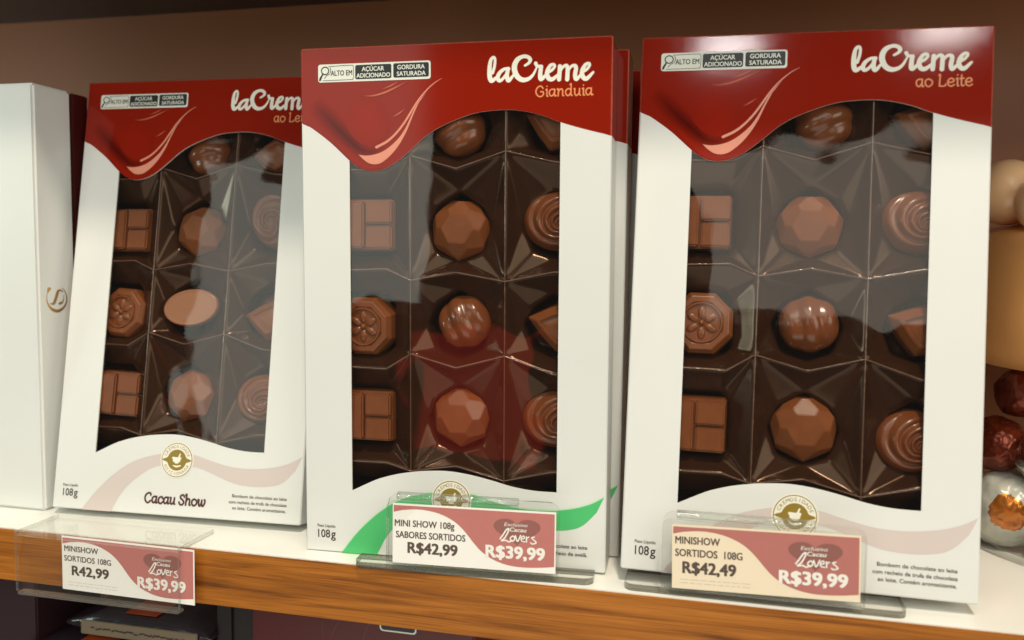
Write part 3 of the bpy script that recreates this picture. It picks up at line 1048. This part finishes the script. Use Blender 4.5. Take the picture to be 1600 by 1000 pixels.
@cached
def flower_mesh():
    mb = MB()

    def lump(cx, cz, rx, rz, rot, h0, h1):
        n, m_ = 16, 4
        V = [(cx, -h1, cz)]
        F = []
        for i in range(1, m_ + 1):
            for k in range(n):
                t = 2 * math.pi * k / n
                a, b = rx * i / m_ * math.cos(t), rz * i / m_ * math.sin(t)
                hh = h0 + (h1 - h0) * math.sqrt(max(0, 1 - (i / m_) ** 2))
                V.append((cx + a * math.cos(rot) - b * math.sin(rot), -hh, cz + a * math.sin(rot) + b * math.cos(rot)))
        for k in range(n):
            F.append((0, 1 + k, 1 + (k + 1) % n))
        for i in range(m_ - 1):
            for k in range(n):
                a, b = 1 + i * n + k, 1 + i * n + (k + 1) % n
                F.append((a, a + n, b + n, b))
        mb.add([(x * MM, y * MM, z * MM) for x, y, z in V], F)
    for k in range(6):
        t = R(60 * k + 30)
        lump(3.9 * math.cos(t), 3.9 * math.sin(t), 2.9, 1.75, t, 8.6, 9.9)
    lump(0, 0, 1.3, 1.3, 0, 8.7, 10.2)
    # raised ring around the flower
    n = 40
    for (r0, r1, ha, hb) in ((6.9, 7.25, 8.8, 10.0), (7.25, 7.75, 10.0, 10.0), (7.75, 8.1, 10.0, 8.8)):
        V = [(r * math.cos(2 * math.pi * k / n) * MM, -h * MM, r * math.sin(2 * math.pi * k / n) * MM) for r, h in ((r0, ha), (r1, hb)) for k in range(n)]
        mb.add(V, [(k, (k + 1) % n, n + (k + 1) % n, n + k) for k in range(n)])
    me = mesh('flower', mb.v, mb.f, True)
    fix_normals(me)
    me.materials.append(M['choc'])
    return me


@cached
def block_mesh(x0, x1, z0, z1, h0, h1, bev, taper):
    bm = bmesh.new()
    bmesh.ops.create_cube(bm, size=1, matrix=Matrix.Translation(((x0 + x1) / 2, -(h0 + h1) / 2, (z0 + z1) / 2)) @ Matrix.Diagonal((x1 - x0, h1 - h0, z1 - z0, 1)))
    for v in bm.verts:
        if -v.co.y > (h0 + h1) / 2:
            v.co.x = (x0 + x1) / 2 + (v.co.x - (x0 + x1) / 2) * (1 - taper)
            v.co.z = (z0 + z1) / 2 + (v.co.z - (z0 + z1) / 2) * (1 - taper)
    bmesh.ops.bevel(bm, geom=list(bm.edges), offset=bev, segments=2, affect='EDGES')
    for v in bm.verts:
        v.co *= MM
    me = bpy.data.meshes.new('block')
    bm.to_mesh(me)
    bm.free()
    me.materials.append(M['choc'])
    return me


@cached
def diamond_mesh():
    bm = bmesh.new()

    def ring(w_, hh, h, n=1):
        pts = [(-w_, 0), (-w_ * .48, hh * .58), (0, hh), (w_ * .48, hh * .58), (w_, 0), (w_ * .48, -hh * .58), (0, -hh), (-w_ * .48, -hh * .58)]
        return [bm.verts.new((p[0] * MM, -h * MM, p[1] * MM)) for p in pts]
    L = [ring(15.2, 11.0, 0), ring(14.2, 10.2, 6.2), ring(10.2, 6.9, 9.4), ring(9.2, 6.1, 9.4), ring(8.4, 5.4, 8.4), ring(4.4, 2.9, 9.0)]
    for a, b in zip(L[:-1], L[1:]):
        for k in range(8):
            bm.faces.new((a[k], a[(k + 1) % 8], b[(k + 1) % 8], b[k]))
    bm.faces.new(L[-1])
    bm.normal_update()
    bmesh.ops.bevel(bm, geom=[e for e in bm.edges if e.calc_face_angle(0) > 0.2], offset=0.3 * MM, segments=2, affect='EDGES')
    bmesh.ops.recalc_face_normals(bm, faces=bm.faces)
    me = bpy.data.meshes.new('diamond')
    bm.to_mesh(me)
    bm.free()
    me.materials.append(M['choc'])
    return me


FLOOR_D = 15.1


def place(kind, boxmw, u, v, label, rot=0.0, tilt=(0, 0), lift=0.0):
    mw = (boxmw @ Matrix.Translation((u * MM, (FLOOR_D - lift) * MM, v * MM)) @ Matrix.Rotation(R(rot), 4, 'Y')
          @ Matrix.Rotation(R(tilt[0]), 4, 'X') @ Matrix.Rotation(R(tilt[1]), 4, 'Z'))
    grp = 'bonbons in the window boxes'
    names = {'gem': 'gem_bonbon', 'walnut': 'walnut_bonbon', 'swirl': 'swirl_bonbon', 'oval': 'oval_bonbon', 'diamond': 'diamond_bonbon'}
    if kind in names:
        me = {'gem': lambda: gem_mesh(0), 'walnut': lambda: walnut_mesh(0), 'swirl': swirl_mesh, 'oval': oval_mesh, 'diamond': diamond_mesh}[kind]()
        o = link(names[kind], me, None, None, mw)
        return tag(o, label, 'bonbon', grp)
    if kind == 'octagon':
        o = empty('octagon_bonbon', mw, label, 'bonbon', grp)
        link('body', octagon_mesh(), None, o)
        link('flower_relief', flower_mesh(), None, o)
        return o
    if kind == 'square':
        o = empty('square_bonbon', mw, label, 'bonbon', grp)
        link('body', block_mesh(-12.2, 12.2, -10.9, 10.9, 0.0, 9.0, 0.6, 0.07), None, o)
        link('block', block_mesh(-11.4, -0.2, -9.9, 9.6, 8.2, 11.4, 0.7, 0.05), None, o)
        link('block', block_mesh(0.2, 11.4, 0.2, 9.6, 8.2, 11.4, 0.7, 0.05), None, o)
        link('block', block_mesh(0.2, 11.4, -9.9, -0.2, 8.2, 11.0, 0.7, 0.05), None, o)
        return o


MW_A = box_matrix((-0.0932, 0.0232, 0.0035), 2.6, 9.59, -0.13)
MW_B = box_matrix((0.0436, 0.0112, 0.0002), 2.12, -0.2, -0.3)
MW_C = box_matrix((0.1746, 0.0106, 0.0056), 0.49, 6.68, 0.5)
chocolate_box(MW_A, 'leaning white and red chocolate box at far left with maker lettering visible', 'chocolate boxes', 'ao Leite', 'pink', True, -4.6)
chocolate_box(MW_B, 'upright chocolate box with green swoosh, front one of the middle stack', 'chocolate boxes', 'Gianduia', 'green', True, -1.5)
chocolate_box(MW_C, 'large chocolate box on the right, leaning back behind the cream price tag', 'chocolate boxes', 'ao Leite', 'pink', True, 0.0)
MW_B2 = box_matrix((0.0463, 0.0340, 0.0004), 1.2, -0.3, 0.0)
chocolate_box(MW_B2, 'red topped chocolate box second in the middle stack, only its right edge showing', 'chocolate boxes', 'Gianduia', 'green', False)
MW_B3 = box_matrix((0.0476, 0.0625, 0.0004), 0.3, 3.0, 0.0)
chocolate_box(MW_B3, 'shaded chocolate box rearmost in the middle stack, a dark sliver between the two right boxes', 'chocolate boxes', 'Gianduia', 'pink', False)

LBL = {'gem': 'faceted gem shaped milk chocolate bonbon', 'walnut': 'glossy ridged walnut shaped bonbon', 'swirl': 'swirled rose shaped bonbon',
       'square': 'square bonbon split into raised blocks', 'octagon': 'octagonal bonbon with a flower relief', 'diamond': 'diamond shaped bonbon with a stepped rim',
       'oval': 'oval bonbon with a flat pale top'}
BOXN = {'A': 'leftmost box', 'B': 'green swoosh box', 'C': 'rightmost box'}
LAY = {
    'A': [('walnut', 62.6, 170.5, 'top row', 80), ('diamond', 99.5, 169.0, 'top row', 0), ('square', 25.6, 132.9, 'upper row', 0), ('gem', 61.2, 133.0, 'upper row', 8), ('swirl', 98.6, 138.5, 'upper row', 60),
          ('octagon', 25.2, 92.6, 'middle row', 4), ('oval', 61.2, 95.8, 'middle row', -8), ('diamond', 101.5, 91.0, 'middle row', 8), ('square', 26.2, 54.4, 'lower row', 2), ('gem', 62.3, 54.5, 'lower row', 12), ('swirl', 99.1, 54.5, 'lower row', 0)],
    'B': [('walnut', 63.5, 173.0, 'top row', 70), ('diamond', 104, 173.0, 'top row', 20), ('square', 25.2, 135.0, 'upper row', 0), ('gem', 63.9, 133.2, 'upper row', 3), ('swirl', 103.3, 136.9, 'upper row', 0),
          ('octagon', 24.7, 94.0, 'middle row', 0), ('walnut', 66.2, 96.3, 'middle row', -22), ('diamond', 106.0, 95.5, 'middle row', 14), ('square', 24.8, 56.8, 'lower row', 0), ('gem', 64.6, 57.7, 'lower row', 0), ('swirl', 103.4, 58.5, 'lower row', 0)],
    'C': [('walnut', 68.9, 172.9, 'top row', 70), ('diamond', 107, 171.0, 'top row', 18), ('square', 24.8, 134.0, 'upper row', 0), ('gem', 65.2, 133.3, 'upper row', 0), ('swirl', 103.0, 135.2, 'upper row', 10),
          ('octagon', 26.6, 94.6, 'middle row', 0), ('walnut', 66.0, 95.9, 'middle row', -4), ('diamond', 106.8, 95.5, 'middle row', 20), ('square', 25.6, 56.3, 'lower row', 0), ('gem', 65.5, 57.0, 'lower row', 0), ('swirl', 103.6, 54.2, 'lower row', 0)]}
for bk, mw in (('A', MW_A), ('B', MW_B), ('C', MW_C)):
    for kind, u, v, row, rot in LAY[bk]:
        side = {0: 'left', 1: 'middle', 2: 'right'}[0 if u < 45 else 1 if u < 84 else 2]
        place(kind, mw, u, v, '%s, %s %s of %s' % (LBL[kind], row, side, BOXN[bk]), rot, (random.uniform(-4, 4), random.uniform(-4, 4)), 1.9)

# ------------------------------------------------------------------ price tags and their acrylic holders
PINK_U = [(0, 20.1), (4.0, 21.0), (9.5, 21.55), (15, 21.2), (20, 20.0), (24.5, 17.9), (27.5, 15.6), (30, 13.0), (32.5, 10.0), (35.5, 6.9), (39.5, 4.3), (44.5, 2.5), (49.5, 1.75), (54.5, 1.75), (59.5, 2.1), (64.5, 2.6)]


def price_tag(mw, label, lines, price, paper, w=64.5, h=23.5):
    root = empty('price_tag', mw, label, 'price tag', 'price tags')
    mb = MB()
    mb.box(0, w * MM, 0, 0.0003, 0, h * MM)
    mb.build('paper', paper, root)
    e = -0.00006
    top = [(0.4, 20.1)] + [tuple(p) for p in catmull(PINK_U[1:-1], 4)] + [(w - 0.5, 2.7), (w - 0.5, h - 0.7), (0.4, h - 0.7)]
    flat('pink_field', top, e, M['tag_pink'], root)
    heart = []
    for k in range(48):
        t = 2 * math.pi * k / 48
        x = 16 * math.sin(t) ** 3
        y = 13 * math.cos(t) - 5 * math.cos(2 * t) - 2 * math.cos(3 * t) - math.cos(4 * t)
        heart.append((49.5 + x * 0.57, 15.8 + y * 0.36))
    flat('heart_print', heart, e * 2, M['tag_heart'], root)
    lv = [([(43.0, 12.2), (44.2, 13.9), (45.5, 15.9), (46.3, 16.3), (46.1, 15.0), (44.8, 12.6), (43.6, 11.5), (45.2, 11.7), (46.6, 11.2), (47.6, 11.9)], .55),
          ([(47.9, 13.6), (47.0, 12.7), (47.5, 11.6), (48.5, 12.0), (48.6, 13.2), (47.9, 13.6)], .5),
          ([(49.0, 13.8), (49.8, 11.6), (51.0, 14.0)], .5),
          ([(51.2, 12.6), (52.4, 12.9), (52.2, 13.8), (51.3, 13.2), (51.4, 11.9), (52.7, 11.6)], .45),
          ([(53.2, 13.6), (53.3, 11.6)], .5), ([(53.3, 12.9), (54.2, 13.6)], .45),
          ([(56.3, 13.7), (55.3, 13.3), (56.4, 12.3), (57.0, 11.5), (55.6, 11.0), (54.9, 11.4)], .5)]
    strokes_obj('heart_lettering', 'lovers', lv, e * 3, M['tag_white'], root, 0.13)
    text_obj('heart_lettering', [('Exclusivo', 44.6, 53.5, 17.3, 1.3, 0.0, 0.25), ('Cacau', 46.6, 53.0, 15.3, 1.5, 0.012, 0.2)], e * 3, M['tag_white'], root)
    text_obj('name_lettering', lines, e, M['tag_text'], root)
    text_obj('price_lettering', [price], e, M['tag_text'], root)
    text_obj('offer_lettering', [('R$39,99', 37.6, 60.2, 4.9, 4.5, 0.022)], e * 2, M['tag_white'], root)
    return root


def fine(root, x0, x1):
    strokes = []
    for y in (3.5, 2.2):
        x = x0
        while x < x1:
            l = random.uniform(1.0, 3.2)
            strokes.append(([(x, y), (x + l, y)], 0.22))
            x += l + 0.7
    strokes_obj('fine_print', 'fine%g' % x0, strokes, -0.00006, M['tag_small'], root, 0.2)


MW_TC = box_matrix((0.1946, 0.0014, 0.0036), -0.14, 1.4, -1.35)
MW_TB = box_matrix((0.0866, -0.0008, 0.0032), 3.0, 2.2, -0.5)
MW_TA = box_matrix((-0.0640, -0.0042, -0.0222), 0.0, 0.0, 0.3)
t = price_tag(MW_TC, 'cream price tag showing R$42,49 in front of the right box', [('MINISHOW', 1.2, 16.9, 16.6, 2.6, 0.012), ('SORTIDOS  108G', 1.2, 24.8, 12.0, 2.6, 0.012)], ('R$42,49', 3.9, 22.5, 5.9, 4.1, 0.02), M['paper_cream'])
fine(t, 3.0, 28)
t = price_tag(MW_TB, 'white price tag showing R$42,99 in front of the green swoosh box', [('MINI SHOW 108g', 0.9, 24.9, 14.6, 2.5, 0.012), ('SABORES SORTIDOS', 1.4, 29.3, 10.1, 2.5, 0.012)], ('R$42,99', 6.3, 26.1, 4.3, 4.1, 0.02), M['paper'])
t = price_tag(MW_TA, 'greyish price tag hanging over the wooden shelf edge below the leftmost box', [('MINISHOW', 1.3, 18.2, 17.0, 2.4, 0.010), ('SORTIDOS 108G', 1.2, 24.5, 12.7, 2.4, 0.010)], ('R42,99', 5.0, 23.2, 6.7, 4.0, 0.02), M['paper'])
fine(t, 3.0, 30)


def plate(mb, x0, x1, y0, y1, z0, z1, r, mi_top=0, mi_side=1, n=6, round_front_only=True):
    """horizontal plate with rounded front corners"""
    pts = []
    cs = [(x0 + r, y0 + r, 180), (x1 - r, y0 + r, 270)]
    for cx, cy, a in cs:
        for k in range(n + 1):
            t = R(a + 90 * k / n)
            pts.append((cx + r * math.cos(t), cy + r * math.sin(t)))
    pts += [(x1, y1), (x0, y1)]
    m_ = len(pts)
    mb.add([(p[0], p[1], z1) for p in pts], [tuple(range(m_))], mi_top)
    mb.add([(p[0], p[1], z0) for p in pts], [tuple(range(m_ - 1, -1, -1))], mi_top)
    mb.add([(p[0], p[1], z) for z in (z0, z1) for p in pts], [(k, (k + 1) % m_, m_ + (k + 1) % m_, m_ + k) for k in range(m_)], mi_side)


def upright(mb, x0, x1, y0, y1, z0, z1, r, mi=0, mi_e=1, n=6):
    """standing sheet with rounded upper corners"""
    pts = [(x0, z0), (x1, z0)]
    for cx, cz, a in ((x1 - r, z1 - r, 0), (x0 + r, z1 - r, 90)):
        for k in range(n + 1):
            t = R(a + 90 * k / n)
            pts.append((cx + r * math.cos(t), cz + r * math.sin(t)))
    m_ = len(pts)
    mb.add([(p[0], y0, p[1]) for p in pts], [tuple(range(m_))], mi)
    mb.add([(p[0], y1, p[1]) for p in pts], [tuple(range(m_ - 1, -1, -1))], mi)
    mb.add([(p[0], y, p[1]) for y in (y0, y1) for p in pts], [(k, (k + 1) % m_, m_ + (k + 1) % m_, m_ + k) for k in range(m_)], mi_e)


def holder(mw, label, base, sheet):
    root = empty('acrylic_tag_holder', mw, label, 'tag holder', 'acrylic price tag holders')
    mb = MB()
    plate(mb, *base, 0.004)
    mb.build('base_plate', [M['acrylic'], M['acrylic_foot']], root)
    mb = MB()
    x0, x1, z0, z1 = sheet
    upright(mb, x0, x1, 0.0012, 0.0026, z0, z1, 0.004)
    mb.build('back_sheet', [M['acrylic'], M['acrylic_edge']], root)
    mb = MB()
    upright(mb, x0, x1, -0.0010, 0.0, z0 - 0.0001, z1 - 0.0022, 0.003)
    mb.box(x0 + .001, x1 - .001, 0.0001, 0.0011, z0 - 0.0003, z0 + 0.0007, 1)
    mb.build('front_sheet', [M['acrylic'], M['acrylic_edge']], root)
    # moulded clip on the top rim that catches the light
    mb = MB()
    cx = (x0 + x1) / 2 - 0.006
    n = 14
    V = [(cx + sx * 0.024, 0.0012 + 0.0021 * math.cos(2 * math.pi * k / n), z1 - 0.0006 + 0.0015 * math.sin(2 * math.pi * k / n)) for sx in (-1, 1) for k in range(n)]
    mb.add(V, [(k, (k + 1) % n, n + (k + 1) % n, n + k) for k in range(n)] + [tuple(range(n)), tuple(range(2 * n - 1, n - 1, -1))])
    mb.build('top_clip', [M['acrylic_rod']], root)
    return root


HC = MW_TC @ Matrix.Translation((-0.0040, 0, 0))
holder(box_matrix((0.1906, 0.0022, 0.0001), -0.14, 1.4, 0), 'clear acrylic tag holder standing under the right box', (-0.0140, 0.0845, 0.0012, 0.0205, 0.0, 0.0026), (0.0, 0.0700, 0.0028, 0.0310))
holder(box_matrix((0.0838, 0.0002, 0.0001), 4.2, 1.0, 0), 'clear acrylic tag holder standing in front of the green swoosh box', (-0.0132, 0.0815, -0.0022, 0.0080, 0.0, 0.0026), (0.0, 0.0680, 0.0028, 0.0298))
# the third one hangs over the edge
root = empty('acrylic_tag_holder', Matrix.Translation((-0.0855, 0, 0)), 'clear acrylic tag holder hung over the wooden edge below the leftmost box', 'tag holder', 'acrylic price tag holders')
mb = MB()
mb.box(0.0, 0.0800, -0.0068, 0.0190, 0.0003, 0.0022, 0)
mb.build('top_plate', M['acrylic'], root)
mb = MB()
mb.box(0.0, 0.0800, -0.0068, -0.0056, -0.0245, 0.0002, 0)
mb.build('front_sheet', M['acrylic'], root)
mb = MB()
mb.box(0.0, 0.0800, -0.0036, -0.0026, -0.0245, 0.0002, 0)
mb.build('back_sheet', M['acrylic'], root)
mb = MB()
mb.box(0.0, 0.0800, -0.0067, -0.0027, -0.0262, -0.0247, 0, bev=0.0004)
mb.build('bottom_fold', M['acrylic_edge'], root)
for xe in (-0.0004, 0.08001):
    for (ya, yb, za, zb) in ((-0.0067, -0.0057, -0.0245, 0.0021), (-0.0056, 0.0190, 0.0005, 0.0021)):
        mb = MB()
        mb.box(xe, xe + 0.00039, ya, yb, za, zb, 0)
        mb.build('cut_edge', M['acrylic_edge'], root)

# ------------------------------------------------------------------ white box at the left and the dark red one behind it
root = empty('white_gift_box', Matrix.Translation((-0.190, 0.0257, 0.0)), 'tall plain white gift box with gold emblem at the left edge', 'gift box')
mb = MB()
mb.box(0.0, 0.0905, 0.0, 0.0238, 0.0002, 0.2, 0, bev=0.0012)
mb.build('body', M['card'], root)
em = [([(2.0, 15.6), (1.6, 14.6), (.9, 12.8)], [2.2, 1.6, .4]),
      ([(.9, 12.8), (.4, 9.8), (.9, 6.2), (2.6, 3.0), (5.0, 1.0), (7.6, .8), (10.2, 2.6), (12.0, 6.0), (12.2, 10.0), (11.0, 14.0), (9.6, 15.8)], [.4, .5, .8, 1.4, 2.0, 1.9, 1.4, .9, .7, .55, .4]),
      ([(2.4, 6.0), (4.2, 5.6), (5.3, 7.6), (6.2, 10.6), (7.2, 13.6), (8.6, 14.4), (10.0, 13.2)], [.5, 1.6, 1.7, 1.7, 1.6, 1.0, .6]),
      ([(8.2, 5.6), (9.6, 6.2), (10.4, 8.4), (10.5, 11)], [1.8, 1.0, .5, .4])]
V, F = sdf_fill(em, 0.22)
me = mesh('gold_emblem', [(0.09056, (0.0045 + y_ * 0.00107), 0.0942 + z_ * 0.00072) for y_, z_ in V], F)
link('gold_emblem', me, M['gold_foil'], root)
mb = MB()
mb.box(-0.190, -0.0995, 0.0503, 0.0612, 0.0002, 0.1995, 0, bev=0.0006)
tag(mb.build('dark_red_box', M['darkred']), 'dark red box behind the tall white box, only its side strip showing', 'box')

# ------------------------------------------------------------------ goods on the shelf below
mb = MB()
mb.box(-0.200, -0.1100, 0.030, 0.075, -0.265, -0.030, 0, bev=0.0008)
tag(mb.build('purple_carton', M['purple']), 'dark purple carton in the bottom left corner below the shelf', 'carton')
mb = MB()
mb.box(-0.0155, 0.0052, 0.036, 0.075, -0.265, -0.0300, 0, bev=0.0008)
mb.box(-0.0085, -0.0068, 0.0345, 0.0362, -0.265, -0.0310, 0)
tag(mb.build('black_carton', M['black_card']), 'narrow black carton between the wrapped bars and the red carton below', 'carton')
root = empty('red_carton', Matrix.Translation((0.0065, 0.030, -0.265)), 'red carton with small black label under the wooden shelf edge', 'carton')
mb = MB()
mb.box(0.0, 0.1050, 0.0, 0.040, 0.0, 0.2360, 0, bev=0.0008)
mb.build('body', M['lower_red'], root)
flat('label', rrect(62.0, 79.0, 225.0, 234.5, 1.6), -0.00008, M['label_white'], root)
flat('label_field', rrect(62.7, 78.3, 225.7, 234.0, 1.3), -0.00016, M['label_black'], root)
strokes_obj('swirl_print', 'lowsw', [([(34.5, 226), (35.5, 214), (37, 205)], .5), ([(46, 232), (41, 224), (37, 214)], .5), ([(60, 232), (55.5, 224), (53, 214)], .6)], -0.00008, M['lower_swirl'], root, 0.25)
mb = MB()
mb.box(-0.108, -0.018, 0.030, 0.10, -0.265, -0.0745, 0, bev=0.001)
tag(mb.build('display_riser', M['black_card']), 'black display riser under the stack of wrapped bars', 'riser')


def bar(loc, rz, label, band_w):
    root = empty('wrapped_bar', Matrix.Translation(loc) @ Matrix.Rotation(R(rz), 4, 'Z'), label, 'chocolate bar', 'wrapped bars below the shelf')
    mb = MB()
    n, m_ = 26, 14
    L, W_, Hh = 0.078, 0.050, 0.0125
    V = []
    for i in range(n + 1):
        t = i / n
        x = t * L
        k = min(1, 0.16 + 2.6 * min(t, 1 - t) / 0.22 * 0.35) if min(t, 1 - t) < 0.22 else 1.0
        for j in range(m_):
            a = 2 * math.pi * j / m_
            cy = math.copysign(abs(math.cos(a)) ** 0.35, math.cos(a))
            cz = math.copysign(abs(math.sin(a)) ** 0.35, math.sin(a))
            wob = 0.0006 * noise.noise(Vector((x * 220, cy * 3, cz * 3 + loc[0] * 9)))
            V.append((x, W_ / 2 + cy * (W_ / 2) + wob, Hh / 2 + cz * Hh / 2 * k + wob))
    F = [(i * m_ + j, i * m_ + (j + 1) % m_, (i + 1) * m_ + (j + 1) % m_, (i + 1) * m_ + j) for i in range(n) for j in range(m_)]
    F += [tuple(range(m_)), tuple(range(n * m_ + m_ - 1, n * m_ - 1, -1))]
    mb.add(V, F)
    mb.build('wrapper', M['wrapper'], root, smooth=True)
    mb = MB()
    mb.box(band_w[0], band_w[1], -0.0012, -0.0004, 0.0022, 0.0092, 0, bev=0.0003)
    mb.build('beige_band', M['beige_label'], root)
    st = []
    x = band_w[0] / MM + 6
    while x < band_w[1] / MM - 8:
        l = random.uniform(.6, 2.4)
        st.append(([(x, 5.4 + random.uniform(-.5, .5)), (x + l, 5.6 + random.uniform(-.5, .5))], .8))
        x += l + random.uniform(.5, 1.2)
    strokes_obj('faded_print', 'bar%g' % loc[0], st, -0.00127, M['brown_ink'], root, 0.2)
    mb = MB()
    mb.box(0.030, 0.047, 0.004, 0.022, Hh, Hh + 0.0003, 0)
    mb.build('orange_patch', M['orange_patch'], root)
    return root


bar((-0.1130, 0.0230, -0.0744), 0, 'lower plum wrapped chocolate bar with beige band, nearer the bottom left corner', (0.006, 0.062))
bar((-0.0930, 0.0300, -0.0612), 0, 'upper plum wrapped chocolate bar with long beige band below the hanging tag', (0.009, 0.072))

# ------------------------------------------------------------------ jar of wrapped bonbons at the right edge
JC = Vector((0.388, 0.114, 0.0))
root = empty('bonbon_jar', Matrix.Translation(JC), 'round jar with caramel domed lid behind the right edge of the right box', 'jar')


def lathe(name, prof, n, m, parent, smooth=True, mw=None):
    V, F = [], []
    for r, z in prof:
        for k in range(n):
            V.append((r * math.cos(2 * math.pi * k / n), r * math.sin(2 * math.pi * k / n), z))
    for i in range(len(prof) - 1):
        for k in range(n):
            F.append((i * n + k, i * n + (k + 1) % n, (i + 1) * n + (k + 1) % n, (i + 1) * n + k))
    me = mesh(name, V, F, smooth)
    fix_normals(me)
    return link(name, me, m, parent, mw)


lathe('lid', [(0.001, 0.0785), (0.056, 0.0782), (0.0655, 0.0790), (0.0735, 0.0835), (0.0785, 0.092), (0.0795, 0.112), (0.077, 0.125), (0.070, 0.135), (0.055, 0.141), (0.030, 0.144), (0.001, 0.145)], 64, M['lid'], root)
lathe('glass_body', [(0.001, 0.0004), (0.062, 0.0004), (0.069, 0.003), (0.073, 0.012), (0.075, 0.050), (0.075, 0.0784)], 64, M['glass'], root)
for (x, y, z, r) in ((-0.0610, -0.012, 0.1535, 0.0140), (-0.0500, -0.030, 0.1475, 0.0130)):
    V, F = [], []
    bm = bmesh.new()
    bmesh.ops.create_uvsphere(bm, u_segments=32, v_segments=20, radius=r)
    for v in bm.verts:
        v.co += Vector((x, y, z))
    me = bpy.data.meshes.new('ball_knob')
    bm.to_mesh(me)
    bm.free()
    me.polygons.foreach_set('use_smooth', [True] * len(me.polygons))
    link('ball_knob', me, M['knob'], root)


def wrapped(loc, r, m, label, seed, patch=None):
    root = empty('foil_bonbon', Matrix.Translation(loc), label, 'bonbon', 'foil wrapped bonbons')
    bm = bmesh.new()
    bmesh.ops.create_icosphere(bm, subdivisions=5, radius=r)
    for v in bm.verts:
        d = v.co.normalized()
        k = 1 + 0.06 * noise.noise(d * 2.3 + Vector((seed, 0, 0))) + 0.035 * noise.noise(d * 7 + Vector((seed, 3, 0)))
        v.co = d * r * k
        v.co.z = max(v.co.z, -r * 0.9)
    me = bpy.data.meshes.new('foil')
    bm.to_mesh(me)
    bm.free()
    me.polygons.foreach_set('use_smooth', [True] * len(me.polygons))
    me.materials.append(m)
    if patch:
        me.materials.append(M[patch[0]])
        pd = Vector(patch[1]).normalized()
        for p in me.polygons:
            d = p.center.normalized()
            if d.dot(pd) > patch[2] + 0.03 * noise.noise(d * 3):
                p.material_index = 1
    link('foil', me, None, root)
    return root


wrapped((0.3325, 0.1000, 0.0165), 0.0170, M['foil_white'], 'white foil bonbon with orange patch at the bottom of the jar', 1, ('foil_orange', (-0.22, -0.95, 0.12), 0.90))
wrapped((0.3285, 0.1020, 0.0440), 0.0120, M['foil_red'], 'dark red foil bonbon above the white one, next to the box edge', 2)
wrapped((0.3430, 0.0900, 0.0415), 0.0110, M['foil_silver'], 'crumpled silver foil bonbon above the white foil one', 3)
wrapped((0.3380, 0.1050, 0.0665), 0.0110, M['foil_red'], 'topmost red brown foil bonbon just under the jar lid', 4)
wrapped((0.3545, 0.0740, 0.0175), 0.0180, M['foil_plum'], 'plum foil bonbon cut off by the right picture edge', 5)
